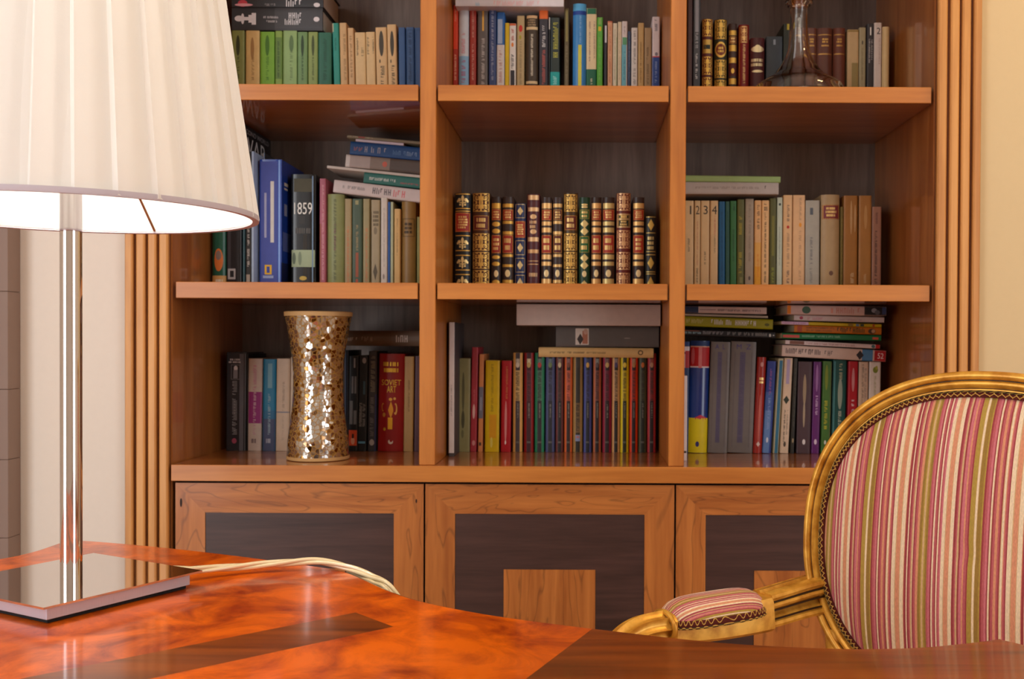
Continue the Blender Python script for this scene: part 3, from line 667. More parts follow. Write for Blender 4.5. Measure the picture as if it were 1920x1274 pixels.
        arm = b.build('arm', root, smooth=35, world=False)
        # scroll with leaf
        b = MB(); sp2 = spline(scr, 7)
        lip = [(-.020, -.018), (.020, -.018), (.024, -.012), (.024, .010), (.018, .016), (0, .019), (-.018, .016), (-.024, .010), (-.024, -.012)]
        sweep(b, sp2[:2], lip, giltm)
        q0 = sp2[1]; _t, s_, u_ = frame_at(sp2, 1); b.tube([mv(q0+s_*(.0235*math.cos(2*math.pi*i/28))+u_*(.0165*math.sin(2*math.pi*i/28))) for i in range(28)], .0034, giltm, 8, closed=True)
        leaf = []
        for i in range(24):
            a = 2*math.pi*i/24; r = .0152*(1+.24*math.cos(8*a)); leaf.append((r*math.cos(a)*1.15, r*math.sin(a)))
        sweep(b, sp2[1:], leaf, giltm, lambda f: (1-.25*f, 1-.3*f))
        b.tube([mv(sp2[-1]), mv(sp2[-1]+Vector((.0, .03, -.10))), mv(sp2[-1]+Vector((.012, .10, -.19))), mv(sp2[-1]+Vector((.02, .14, SZ-.03-sp2[-1].z+.0)))], [.012, .014, .016, .020], giltm, 12)
        b.build('arm_support', root, smooth=45, world=False)
        # pad
        p0, p1 = pts[n0]+(pts[n0+1]-pts[n0])*.55, pts[-1]+(pts[-1]-pts[-2])*1.0; L_ = (p1-p0).length; t = (p1-p0).normalized(); s = Vector((-t.y, t.x, 0)).normalized(); u = t.cross(s)
        if u.z < 0: u = -u
        pm = bpy.data.materials.get('striped_arm_velvet')
        if not pm:
            pm = bpy.data.materials.new('striped_arm_velvet'); pm.use_nodes = True; stripes(pm, .098, .5, 0, True)
        b = MB(); rs = []; nn = 40
        def out(a):  # rounded outline of the pad in its own plane
            c, s_ = math.cos(a), math.sin(a); return Vector((math.copysign(abs(c)**.72, c)*L_*.5, math.copysign(abs(s_)**.8, s_)*.0315, 0))
        for k, z in ((1.0, .0), (1.03, .006), (1.0, .0125), (.92, .0185), (.78, .0245), (.55, .029), (.3, .0315), (.1, .032)):
            rs.append([])
            for i in range(nn):
                o = out(2*math.pi*i/nn); rs[-1].append((o.y*(k if k > .99 else k*(.96)+.02), o.x*(1-(1-k)*.55), z*(1-.0*abs(o.x))))
        b.rings(rs if True else rs, pm)
        po = b.build('arm_pad', root, smooth=60, world=False)
        uvl = po.data.uv_layers.new(name='cloth')
        for lp in po.data.loops:
            co = po.data.vertices[lp.vertex_index].co; uvl.data[lp.index].uv = (co.x*(1+(.032-co.z)/.0315*1.1), co.y)
        mid = (p0+p1)/2; mm = Matrix((s, t, u)).transposed().to_4x4(); mm.translation = mid+u*-.001
        if sx == -1:
            s2, t2, u2 = mv(s), mv(t), mv(u); mm = Matrix((-s2, t2, u2)).transposed().to_4x4(); mm.translation = mv(mid)+u2*-.001
        po.matrix_local = mm
        b = MB(); band = []
        for i in range(80):
            o = out(2*math.pi*i/80); q = o.normalized(); band.append([(o.y*1.02, o.x*1.01, -.001), (o.y*1.09, o.x*1.025, .001), (o.y*1.10, o.x*1.028, .008), (o.y*1.04, o.x*1.012, .010)])
        b.rings(band, braid_m, closed=True)
        zz = []
        for i in range(46*8):
            a = 2*math.pi*i/(46*8); o = out(a+.03*math.sin(2*math.pi*i/4)*0); ph = 2*math.pi*i/8; zz.append((o.y*(1.085-.03*math.sin(ph)*.4), o.x*(1.022-.006*math.sin(ph)), .0065+.0028*math.sin(ph)+.001))
        b.tube(zz, .0007, braid_g, 5, closed=True)
        for k in (0, 1):
            b.tube([(out(2*math.pi*i/300).y*1.10, out(2*math.pi*i/300).x*1.03, .0012+.0007*math.cos(i*.8+k*math.pi)) for i in range(300)], .0008, braid_g if k else braid_k, 5, closed=True)
        bo = b.build('arm_braid', po, smooth=60, world=False)
chair()
# ---------------------------------------------------------------- books
paper_m = plain('book_paper', 'd8c8a8', .9); paper_w = plain('white_paper', 'dcd6cc', .9)
GOLD = 'd9a94e'
class Spine:
    """Front of a book in its own frame: x across the spine, z along it, y towards the pages."""
    def __init__(s, w, H, kind):
        s.w, s.H, s.kind = w, H, kind
        s.b = min(w*.22, .007) if kind == 'round' else min(.0016, w*.12)
        s.layer = 0
    def g(s, u):
        a = abs(2*u-1)
        return s.b*(a**2.4) if s.kind == 'round' else s.b*(a**9)
def cover(mb, sp, D, mt, tb):
    us = [.5-.5*math.cos(math.pi*i/12) for i in range(13)]
    w = sp.w
    outer = [(0, D)]+[(u*w, sp.g(u)) for u in us]+[(w, D)]
    ins = sp.b+tb
    inner = [(tb, D)]+[(tb+(w-2*tb)*u, ins) for u in us]+[(w-tb, D)]
    n = len(outer); vs = []
    for z in (0, sp.H):
        vs += [(x, y, z) for x, y in outer]+[(x, y, z) for x, y in inner]
    fs = []
    for i in range(n-1):
        fs.append((i, i+1, 2*n+i+1, 2*n+i)); fs.append((n+i+1, n+i, 3*n+i, 3*n+i+1))
        fs.append((i+1, i, n+i, n+i+1)); fs.append((2*n+i, 2*n+i+1, 3*n+i+1, 3*n+i))
    fs.append((0, 2*n, 3*n, n)); fs.append((n-1, 2*n-1, 4*n-1, 3*n-1))
    mb.add(vs, fs, mt)
def patch(mb, sp, z0, z1, u0, u1, mt, nu=None):
    sp.layer += 1; off = .00018+.00004*sp.layer
    nu = nu or max(1, int((u1-u0)*10)); vs = []
    for k in range(nu+1):
        u = u0+(u1-u0)*k/nu
        for z in (z0, z1): vs.append((u*sp.w, sp.g(u)-off, z))
    mb.add(vs, [(2*k, 2*k+2, 2*k+3, 2*k+1) for k in range(nu)], mt)
def blob(mb, sp, zc, rz, uc, ru, mt, n=10, sq=1.0):
    sp.layer += 1; off = .00018+.00004*sp.layer; vs = []; n = 6 if n == 4 else 10; dia = n == 6
    for k in range(n+1):
        t = -math.cos(math.pi*k/n) if not dia else -1+2*k/n
        h = rz*((1-abs(t)) if dia else math.sqrt(max(0, 1-t*t)))+.00001
        u = min(1, max(0, uc+ru*t)); y = sp.g(u)-off; vs += [(u*sp.w, y, zc-h), (u*sp.w, y, zc+h)]
    mb.add(vs, [(2*k, 2*k+2, 2*k+3, 2*k+1) for k in range(n)], mt)
def glyphs(mb, sp, z0, z1, u0, u1, mt, n=None, seed=0):
    """a line of lettering too small to read, running along the spine"""
    rd = random.Random(seed); sp.layer += 1; off = .00018+.00004*sp.layer
    Lh = (u1-u0)*sp.w; step = max(Lh*.62, .0012); z = z0; vs = []; fs = []
    def q(za, zb, ua, ub):
        o = len(vs); ym = min(sp.g(ua), sp.g(ub), sp.g((ua+ub)/2))-off
        vs.extend([(ua*sp.w, ym, za), (ub*sp.w, ym, za), (ub*sp.w, ym, zb), (ua*sp.w, ym, zb)]); fs.append((o, o+1, o+2, o+3))
    while z < z1-step*.6:
        if rd.random() < .13: z += step*.8; continue
        k = rd.random(); du = u1-u0; s = step*.24
        q(z, z+s, u0, u1 if k < .7 else u1-du*.3)
        if k < .75: q(z+step*.5, z+step*.5+s, u0+du*(.25 if k < .3 else 0), u1)
        if k > .35: q(z+s, z+step*.5, u0+du*(.4 if k < .6 else 0), u0+du*(.58 if k < .6 else .18))
        z += step
    if fs: mb.add(vs, fs, mt)
def hlines(mb, sp, z0, z1, u0, u1, mt, n, seed=0):
    """rows of small lettering across the spine"""
    rd = random.Random(seed); h = (z1-z0)/(n*1.5-.5)
    for k in range(n):
        zt = z1-k*h*1.5; a = u0+(u1-u0)*rd.uniform(0, .14); b = u1-(u1-u0)*rd.uniform(0, .14); u = a
        while u < b-.03:
            wd = rd.uniform(.035, .075)*max(1, .012/sp.w); patch(mb, sp, zt-h, zt, u, min(u+wd, b), mt, 1); sp.layer -= 1; u += wd*rd.choice((1.25, 1.3, 1.3, 1.9))
    sp.layer += 1
def lettering(mb, sp, st, z0, z1, u0, u1, mt, mode):
    vs, fs, asp = text_geo(st); sp.layer += 1; off = .0002+.00004*sp.layer; out = []
    if mode == 'h' and len(st) == 1:
        half = min(u1-u0, (z1-z0)*asp*1.15/sp.w)/2; um = (u0+u1)/2; u0, u1 = um-half, um+half
    for x, y in vs:
        if mode == 'h': u, z = u0+(u1-u0)*x, z0+(z1-z0)*y
        elif mode == 'v': u, z = u1-(u1-u0)*y, z0+(z1-z0)*x
        else: u, z = u0+(u1-u0)*y, z1-(z1-z0)*x
        out.append((u*sp.w, sp.g(u)-off, z))
    mb.add(out, fs, mt)
def fleur(mb, sp, zc, h, mt):
    r = h/2
    blob(mb, sp, zc+r*.42, r*.56, .5, .085, mt); blob(mb, sp, zc-r*.62, r*.36, .5, .055, mt); blob(mb, sp, zc-r*.24, r*.10, .5, .24, mt)
    for s in (-1, 1):
        blob(mb, sp, zc+r*.22, r*.30, .5+s*.20, .10, mt); blob(mb, sp, zc+r*.0, r*.20, .5+s*.31, .055, mt); blob(mb, sp, zc-r*.58, r*.16, .5+s*.15, .065, mt)
def ornament(mb, sp, z0, z1, mt, dk, seed=0, u0=.06, u1=.94):
    patch(mb, sp, z0, z1, u0, u1, mt); zc = (z0+z1)/2; h = (z1-z0)/2; um = (u0+u1)/2; hw = (u1-u0)/2
    def bl(z, rz, u, ru, m_): blob(mb, sp, zc+h*z, h*rz, um+hw*u, hw*ru, m_); sp.layer -= 1
    for s in (-1, 1):
        for t in (-1, 1):
            bl(t*.50, .34, s*.60, .28, dk); bl(t*.14, .16, s*.36, .14, dk); bl(t*.80, .13, s*.24, .16, dk); bl(t*.88, .08, s*.78, .12, dk)
        bl(0, .20, s*.80, .13, dk)
    sp.layer += 1
    for s in (-1, 1):
        for t in (-1, 1): bl(t*.50, .20, s*.60, .15, mt); bl(t*.30, .07, s*.5, .2, mt)
    sp.layer += 1
    for s in (-1, 1):
        for t in (-1, 1): bl(t*.50, .08, s*.60, .06, dk)
    bl(.0, .3, 0, .04, dk); sp.layer += 1
def frame(mb, sp, z0, z1, u0, u1, mt, tz, tu):
    patch(mb, sp, z0, z0+tz, u0, u1, mt); patch(mb, sp, z1-tz, z1, u0, u1, mt)
    patch(mb, sp, z0, z1, u0, u0+tu, mt, 1); patch(mb, sp, z0, z1, u1-tu, u1, mt, 1)

def decorate(mb, sp, decor, tz, root, seed):
    """decor: (kind, l0, l1, u0, u1, colour, extra...) with l in photo pixels along the spine"""
    def M_(c): return gold(c[1:]) if c[0] == '*' else mat(c, .5)
    for i, d in enumerate(decor):
        k, l0, l1 = d[0], tz(d[1]), tz(d[2]); z0, z1 = max(.0003, min(l0, l1)), min(sp.H-.0003, max(l0, l1))
        if z1 <= z0: continue
        u0, u1, c = d[3], d[4], d[5]; ex = d[6:]
        if k == 'r': patch(mb, sp, z0, z1, u0, u1, M_(c))
        elif k == 'p': glyphs(mb, sp, z0, z1, u0, u1, M_(c), seed=seed*31+i)
        elif k == 'q': hlines(mb, sp, z0, z1, u0, u1, M_(c), ex[0], seed=seed*31+i)
        elif k == 'o': blob(mb, sp, (z0+z1)/2, (z1-z0)/2, (u0+u1)/2, (u1-u0)/2, M_(c))
        elif k == 'd': blob(mb, sp, (z0+z1)/2, (z1-z0)/2, (u0+u1)/2, (u1-u0)/2, M_(c), 4)
        elif k == 'T': lettering(mb, sp, ex[0], z0, z1, u0, u1, M_(c), ex[1] if len(ex) > 1 else 'v')
        elif k == 'f': fleur(mb, sp, (z0+z1)/2, z1-z0, M_(c))
        elif k == 'n': ornament(mb, sp, z0, z1, M_(c), M_(ex[0]), seed*31+i, u0, u1)
        elif k == 'F': frame(mb, sp, z0, z1, u0, u1, M_(c), min(.0012, (z1-z0)*.2), min(.09, .0011/sp.w))
        elif k == 'L':        # a title panel of another leather: a part of its own
            lb = MB(); sp.layer += 1; sv = sp.layer
            patch(lb, sp, z0, z1, u0, u1, M_(c)); frame(lb, sp, z0+.0006, z1-.0006, u0+.03, u1-.03, gold(GOLD), .0008, min(.08, .0009/sp.w))
            hlines(lb, sp, z0+(z1-z0)*.18, z1-(z1-z0)*.18, u0+.14, u1-.14, gold('e6c078'), ex[0] if ex else 3, seed=seed*31+i)
            lb.build('title_label', root, world=False); sp.layer = sv+1
NB = [0]
def book(w, H, D, loc, rot, colour, label, group, decor=(), tz=None, kind='soft', rough=.42, pages=None, coat=0.0, k=None):
    NB[0] += 1
    root = empty('book', loc, label, 'book', group, rot)
    sp = Spine(w, H, 'round' if kind == 'round' else 'flat')
    mb = MB(); hard = kind in ('round', 'hard'); tb = min(.0024, w*.12) if hard else min(.0006, w*.08)
    cover(mb, sp, D, mat(colour, rough, 0, coat, k), tb)
    if tz is None: tz = lambda l: l
    decorate(mb, sp, decor, tz, root, NB[0])
    mb.build('cover', root, smooth=35, world=False)
    pb = MB(); ov = min(.003, H*.03) if hard else .0
    pb.box(tb+.00005, w-tb-.00005, sp.b+tb+.0003, D-(.004 if hard else .0002), ov+.0002, H-ov-.0002, pages or paper_m); pb.build('page_block', root, world=False)
    return root
YS = YF/0.893
def standing(row, x0, x1, yt, colour, label, decor=(), lean=0, kind='soft', Y=None, D=None, zb=None, **kw):
    """x0, x1: spine edges near its top in photo pixels; yt: its top; lean: px by which the top is to the right of the foot"""
    Y = (Y or row['Y'])+random.uniform(-.003, .003); z0 = (row['z'] if zb is None else zb)+.0003
    s = Y/F_PX
    a, c = P(x0, yt, Y), P(x1, yt, Y); H = (a.z+c.z)/2-z0; w = (c.x-a.x)-.0005
    foot = a.x; ang = 0.0
    if lean: ang = math.atan2(lean*s, H); foot = a.x-H*math.tan(ang); H /= math.cos(ang)
    xm = (x0+x1)/2
    def tz(l): return (P(xm, l, Y).z-z0)/math.cos(ang)
    z0 += w*math.sin(ang) if ang > 0 else 0.0
    dmax = YB-.004-Y
    return book(w, H, min(D or random.uniform(.118, .128), dmax), (foot+.00025, Y, z0), (0, ang, 0), colour, label+', '+row['loc'], row['group'], decor, tz, kind, **kw)
def lying(row, x0, x1, yt, yb, colour, label, decor=(), drop=0, kind='soft', Y=None, D=.13, **kw):
    """yt, yb: upper and lower edge of the spine at its left end; drop: px by which the right end is lower"""
    Y = Y or row['Y']-.002; s = Y/F_PX
    a = P(x0, yt, Y); T = P(x0, yb, Y); c = P(x1, yt, Y)
    Lh = c.x-a.x; be = math.atan2(drop*s, Lh); w = (a.z-T.z)*math.cos(be)-.0004
    ym = (yt+yb)/2
    def tz(l): return (P(l, ym, Y).x-a.x)/math.cos(be)
    return book(w, Lh/math.cos(be), min(D, YB-.004-Y), (a.x, Y, a.z), (0, math.pi/2+be, 0), colour, label+', '+row['loc'], row['group'], decor, tz, kind, **kw)
def ROW(z, loc, group, Y=YS): return dict(z=z, loc=loc, group=group, Y=Y)

# ------------------------------------------------ top shelf, bay beside the lamp
r = ROW(z1t, 'top shelf beside the lamp', 'books on the top shelf beside the lamp')
dk = '2c3020'
def vt(y0, y1, c, u0=.38, u1=.66): return ('p', y0, y1, u0, u1, c)
def blot(c=dk): return [('o', 66, 105, .36, .66, c), ('p', 100, 150, .42, .62, c)]
standing(r, 434, 458, 57, '868a4c', 'dull olive book at the left end of the row', blot('3a3c22'))
standing(r, 460.5, 486.5, 57, 'dcb878', 'buff yellow book between olive and bright green ones', [('o', 70, 112, .36, .62, 'a87f4c'), ('p', 104, 150, .42, .62, 'a07848')])
standing(r, 487.7, 514.5, 59.5, '7fb43c', 'bright grass-green book with smudged dark title', blot('4c7a28'))
standing(r, 515.6, 528.8, 58, '8aa850', 'slim green book with paler top and foot', [('r', 70, 148, 0, 1, '6a8a46'), ('p', 76, 145, .35, .65, '3c5230')])
standing(r, 530.5, 556.5, 57.5, '92b070', 'wide pale sage-green book', [('o', 66, 98, .45, .78, '5f7a4c'), ('p', 96, 150, .5, .72, '6c8454')])
standing(r, 557.6, 576.4, 60, '70905a', 'mid grey-green book with a dark title', blot('304428'))
standing(r, 577.6, 595.8, 60, '8a9a56', 'yellowish green book beside the dark green spine', blot('45502a'))
standing(r, 596.6, 621.6, 61, '2c6650', 'broad dark bottle-green book', [('p', 70, 150, .4, .65, '224a38')])
standing(r, 622.5, 634.6, 43.5, '2f9080', 'tall teal book leaning beside cream paperbacks', [('r', 44, 60, 0, .2, 'c8c4a0'), ('p', 70, 95, .3, .6, '1f6a60')], lean=-5)
standing(r, 636, 649.6, 43, 'd2aa78', 'tall worn tan paperback beside the teal book', [('p', 62, 150, .5, .85, 'a07c50')], lean=-4)
standing(r, 651.6, 662.8, 52.5, 'd8b080', 'thin dog-eared tan paperback', [('p', 66, 145, .3, .7, '9c7448')], lean=-4)
standing(r, 665, 685, 61, 'e2c08c', 'short cream paperback with two dark lines of title', [('p', 71, 106, .15, .32, '5c4c38'), ('p', 84, 108, .6, .85, '8c7858')], lean=-3)
standing(r, 685.6, 702.8, 60, 'e2c08c', 'second short cream paperback with two lines of title', [('p', 68, 102, .12, .35, '5c4c38'), ('p', 68, 102, .7, .9, '8c7858')], lean=-3)
for x0, x1, lb in ((703.6, 724.6, 'cream book with black oval blot beside the short paperbacks'), (725.4, 742.8, 'cream book with black oval blot beside the blue books')):
    standing(r, x0, x1, 51.5 if x0 < 710 else 46, 'ddb784', lb, [('o', 58, 106, .3, .72, '4c4438'), ('p', 122, 158, .4, .75, '3c342a'), ('r', 112, 118, .3, .4, '3c342a')], lean=-4)
bl = [('F', 56, 215, .12, .88, '2a4568'), ('p', 60, 156, .32, .68, '1d3350')]
standing(r, 746.8, 759.6, 51.5, '3a5c8c', 'slim plain blue book next to cream paperbacks', [], lean=-2)
standing(r, 761, 776.4, 51, '3c5a86', 'blue book with a dark framed vertical title', bl, lean=-2)
standing(r, 777.4, 790, 52, '34527e', 'blue book half hidden by the wooden upright', [('F', 56, 215, .15, .85, '2a4568')], lean=-2)
chess = [('r', 515, 605, 0, 1, '4a4a4c'), ('o', 440, 456, .36, .62, 'e6e2e4'), ('r', 446, 468, .42, .57, 'e6e2e4'), ('o', 452, 458, .26, .74, 'e6e2e4'), ('r', 466, 474, .33, .67, 'e6e2e4'), ('r', 472, 480, .24, .76, 'e6e2e4'),
         ('p', 494, 523, .38, .48, 'c8c4c4'), ('p', 500, 520, .56, .66, 'c8c4c4'), ('p', 536, 567, .22, .48, 'd8d4d4'), ('p', 534, 568, .50, .76, 'd8d4d4'), ('o', 588, 599, .40, .62, 'e0d8d8')]
lying(r, 434.5, 605, 14, 56.6, '38383a', 'thick black book lying flat with white chess piece', chess, kind='hard', D=.15, pages=paper_w, rough=.5)
lying(r, 434.5, 606, -34, 13.2, '343436', 'black book with pink splash lying on the chess book', [('o', 446, 464, .72, .99, 'd04a58'), ('o', 440, 474, .86, .97, 'e8a8b0'), ('p', 497, 516, .86, .96, '9a9696'), ('p', 530, 568, .70, .98, 'd8d4d4'), ('o', 588, 600, .82, .99, 'e0d8d8')], kind='hard', D=.15, pages=paper_w, rough=.5)

# ------------------------------------------------ top shelf, middle bay
r = ROW(z1t, 'top shelf, middle bay', 'books on the top shelf of the middle bay')
yb = 210
standing(r, 849.6, 858.8, 9.4, 'd8401f', 'slim red book at the left end', [('r', 92, yb, 0, 1, 'a82c1c'), ('p', 18, 40, .35, .65, 'e8a080'), ('p', 100, 150, .3, .7, 'e0b090')])
standing(r, 860.2, 879, 9, 'cfd4dc', 'silver-white book with pale blue foot and black cap', [('r', 9, 13, 0, 1, '28282c'), ('r', 105, yb, 0, 1, '8fb8d8'), ('p', 62, 100, .3, .65, 'd89098'), ('p', 110, 155, .3, .7, 'b05078')], kind='round', rough=.25)
standing(r, 880.5, 892.8, 9, 'a83a30', 'brick red book beside silver-white one', [('p', 20, 70, .4, .65, 'd8a898'), ('p', 80, 150, .4, .65, 'e0b8a8')], rough=.3)
standing(r, 895.5, 915, 11, '6c6664', 'grey book with gold and white title', [('r', 18, 58, .45, .62, '*d8a850'), ('p', 70, 158, .4, .7, 'cac4c0')], kind='hard')
standing(r, 916.6, 930.6, 9.4, '3d5080', 'dark blue book with pale vertical title', [('p', 14, 150, .35, .66, 'a8b0c8')])
standing(r, 931.4, 946.4, 23, '2f6ab4', 'book blue above and white below', [('r', 84, yb, 0, 1, 'e2dcd8'), ('r', 36, 82, .12, .72, 'a8bede'), ('p', 92, 155, .3, .7, 'c08a84')])
standing(r, 946.9, 954.6, 43, 'e0be1c', 'thin bright yellow book', [])
standing(r, 954.9, 967.8, 44, 'e8e2da', 'white book with orange and black lettering', [('r', 44, 48, 0, 1, 'd86838'), ('p', 50, 76, .3, .7, 'b8442c'), ('o', 80, 88, .3, .65, 'e88a40'), ('p', 97, 128, .3, .7, '303034'), ('r', 132, yb, .2, .8, '34343c')])
standing(r, 969.2, 983.6, 29.5, 'baa274', 'khaki book with a small red square', [('o', 47, 60, .25, .75, 'c83428'), ('o', 66, 74, .3, .6, 'a8a030'), ('p', 76, 158, .35, .65, '94825c')])
standing(r, 985.4, 1009.4, 28.5, '443626', 'wide dark brown book with tan bands', [('r', 28.5, 34, .08, .92, 'd8b080'), ('q', 36, 48, .15, .85, 'a88c64', 3), ('r', 50, 55.5, .05, .95, 'd8bc8c'), ('p', 63, 142, .42, .6, 'e0d4bc'), ('r', 152, 157, .05, .95, 'd8bc8c')], kind='round')
standing(r, 1011, 1028, 7.4, '34323a', 'book with orange top and black spine', [('r', 7, 35.4, 0, 1, 'e06a2c'), ('p', 46, 88, .35, .7, 'd8d4d0'), ('p', 94, 158, .35, .7, 'b8584c')])
standing(r, 1029, 1031.6, 32.5, '2c2c2e', 'very thin black book with white tip', [('r', 32, 55, 0, 1, 'c8c0b8')])
standing(r, 1032, 1050, 33, '23302e', 'dark book with yellow-green lettering and teal foot', [('p', 43, 108, .30, .82, 'a8a63c'), ('r', 135, yb, 0, 1, '1e9a94'), ('p', 139, 158, .3, .7, '9ad8d0')], rough=.3)
standing(r, 1058.4, 1067.4, 15, '5c5034', 'narrow black and old-gold book', [('r', 18, 78, .3, .7, '8c8048'), ('p', 84, yb, .3, .7, '8a7c60')], kind='hard')
standing(r, 1074.4, 1099.4, 6.4, '3f86c4', 'tall blue book with yellow strip at its foot', [('r', 6, 20, 0, 1, '5aaee0'), ('r', 20, 27.5, 0, 1, '24489c'), ('r', 84, yb, .4, .66, 'd8d04c'), ('p', 30, 80, .5, .62, '84bce0')], kind='round', rough=.25)
standing(r, 1098.4+1.4, 1119, 15.6, 'e4cda2', 'cream book with dark green cap and foot', [('r', 15, 26.5, 0, 1, '2a7050'), ('r', 130, yb, 0, 1, '1f6448'), ('p', 40, 115, .25, .4, '9a7c78'), ('p', 38, 112, .7, .85, '9a7c78'), ('p', 146, 158, .4, .6, 'e4dcb8')])
standing(r, 1119.6, 1130.8, 32.5, '56a834', 'vivid green book with small yellow patch', [('r', 50, 58, .2, .7, 'e0b830'), ('r', 34, 46, .25, .7, '8ab860'), ('p', 70, 150, .3, .6, '84c060')], rough=.3)
standing(r, 1133, 1138.4, 46.4, '33333c', 'thin black book with white label', [('r', 48, 80, .2, .9, 'd0ccd0')])
standing(r, 1139.2, 1148.8, 39.6, 'dcA47c'.lower(), 'peach paperback with small rosy title', [('p', 45, 155, .35, .65, 'b8644c'), ('r', 39, 42, 0, 1, 'c86a50')])
standing(r, 1149.4, 1157.6, 43.5, 'd9ceb4', 'pale cream paperback beside a peach one', [('r', 70, yb, .82, 1, '6aa050'), ('p', 55, 150, .3, .55, 'a89878')])
standing(r, 1158.6, 1165.8, 41, 'dcc9a8', 'second pale cream paperback, thinner', [('p', 60, 150, .35, .6, 'b8a078')])
standing(r, 1166.2, 1176.8, 40, 'd6c9c4', 'white paperback turning teal below', [('r', 70, 84, .1, .9, '5a9a70'), ('r', 84, yb, 0, .8, '6fb0bc'), ('p', 48, 64, .3, .6, 'a89090'), ('p', 96, 150, .3, .6, '3c7890')])
standing(r, 1177.2, 1183, 58.5, '30405e', 'thin navy booklet beside a white one', [('p', 66, 150, .3, .7, '7886a0')])
standing(r, 1184, 1196, 52, 'd8d0c8', 'white paperback with a grey italic title', [('p', 58, 120, .35, .7, '77706c'), ('p', 126, 158, .3, .7, '8a8480')])
standing(r, 1196.8, 1207.8, 43, 'c09c64', 'tan paperback, taller than its neighbours', [('p', 76, 155, .3, .6, '8c6a3c')])
standing(r, 1208.4, 1222, 52, 'a48660', 'brownish paperback beside the tan one', [('p', 88, 112, .3, .6, '5c4830'), ('p', 118, 158, .35, .65, '6c563c')])
standing(r, 1223.2, 1237.6, 31.4, 'd4c4c2', 'white book with dark blue lower half', [('r', 107, yb, 0, 1, '2c4888'), ('r', 105.5, 107.5, 0, 1, 'c03c40'), ('p', 36, 58, .3, .7, '6a646c'), ('p', 114, 155, .35, .65, '8898c0'), ('o', 98, 105, .35, .75, '807880')])
lying(r, 854, 1057, -14, 11.4, 'dcd4d4', 'white book with pale pink lettering lying on the row', [('r', 854, 924, 0, 1, 'd8d4d8'), ('p', 892, 904, .72, .98, '8cc0d8'), ('p', 926, 1012, .62, .96, 'e4b4b4')], D=.16, Y=YS-.03)

# ------------------------------------------------ top shelf, decanter bay
r = ROW(z1t, 'top shelf, decanter bay', 'books on the top shelf of the decanter bay')
gp = '*d4aa50'
standing(r, 1289.4, 1298.8, -9, '4a2e2c', 'tall dark maroon book beside the upright', [('p', 20, 150, .4, .6, '6c4a40')], kind='hard')
standing(r, 1300, 1313.8, -12, '44464c', 'tall black book with silvery title', [('r', -10, 60, .3, .75, '9c9ca2'), ('p', 60, 90, .3, .7, 'b8b8bc'), ('p', 100, 148, .35, .65, 'd0d0d0')], rough=.22)
def gilt(y, H, c): return [('n', a, b_, .03, .97, gp, c) for a, b_ in y]
standing(r, 1317, 1337, 35, '5a2422', 'gilt-panelled leather book with a black label', gilt(((36, 68), (106, 140), (145, 178)), 0, '6a2c1c')+[('r', 74, 100, .05, .95, '*b8964c'), ('r', 84, 92, .1, .75, '1c2622')], kind='round')
standing(r, 1340, 1364, 36, '33301c', 'gilt-panelled black book with a hexagonal maroon label', [('n', 37, 73, .04, .96, gp, '7a6224'), ('o', 78, 108, .04, .96, gp), ('o', 82, 104, .14, .86, '7a3024'), ('q', 88, 98, .25, .75, gp, 2), ('n', 112, 146, .04, .96, gp, '6a5a24'), ('n', 150, 182, .04, .96, gp, '6a5a24')], kind='round')
standing(r, 1366.4, 1382.6, 44, '46302a', 'narrow dark leather book with gilt and maroon bands', [('r', 57, 66, .05, .95, gp), ('L', 68, 82, .05, .95, '6a241e', 2), ('r', 84, 96, .05, .95, gp), ('r', 108, 118, .05, .95, gp), ('r', 119, 142, .05, .95, '5c221c'), ('o', 128, 138, .3, .7, gp), ('r', 147, 158, .05, .95, gp)], kind='round')
standing(r, 1385.6, 1405.4, 46, '8c2426', 'red leather book with a gilt vertical title', [('n', 49, 80, .18, .82, '*e0b878', '8c2426'), ('p', 82, 156, .4, .62, '*d8b078'), ('r', 50, 158, .04, .1, gp)], kind='round')
standing(r, 1407.4, 1434.6, 70.5, '582628', 'short maroon book with pale gilt lettering', [('o', 86, 98, .05, .95, '*e6d4a8'), ('o', 84, 92, .3, .7, '*e6d4a8'), ('q', 110, 124, .04, .96, '*e6d4a8', 2), ('o', 131, 136, .1, .9, '*e6d4a8')], kind='round')
standing(r, 1437, 1468, 68.5, '34383c', 'wide plain black book next to the decanter', [('r', 74, 84, .42, .56, '8a9094')], kind='hard')
standing(r, 1469, 1481, 44.5, '2e3024', 'tall dark book partly hidden by the decanter', [('r', 44, 56, .55, .95, '*a89030')], kind='hard')
standing(r, 1484, 1511, 52, '5a3426', 'brown leather volume behind the decanter neck', [('r', 66, 68, .05, .95, '*a8804c')], kind='round')
for x0, x1, lb in ((1513, 1532.4, 'brown leather volume just right of the decanter neck'), (1533.2, 1562, 'middle of three brown gilt-lined leather volumes'), (1563, 1586, 'reddish brown volume beside olive-cream book')):
    standing(r, x0, x1, 52, '6a3c2c' if x0 < 1560 else '744030', lb, [('r', 64, 66, .06, .94, '*b08448'), ('q', 72, 80, .25, .75, '*c8984c', 2), ('r', 84, 87, .25, .75, '*b08448'), ('r', 100, 102.5, .06, .94, '*b08448')], kind='round')
standing(r, 1589, 1610.4, 55.5, 'd4b484', 'olive-cream book beside the brown leather volumes', [('r', 118, 200, .4, .95, 'a08c58'), ('r', 56, 60, 0, 1, 'a88c54')])
standing(r, 1611.4, 1624, 51.5, 'aa9c78', 'grey-olive paperback', [('o', 76, 84, .35, .6, '5c5444'), ('p', 90, 150, .35, .6, '8a7c5c')])
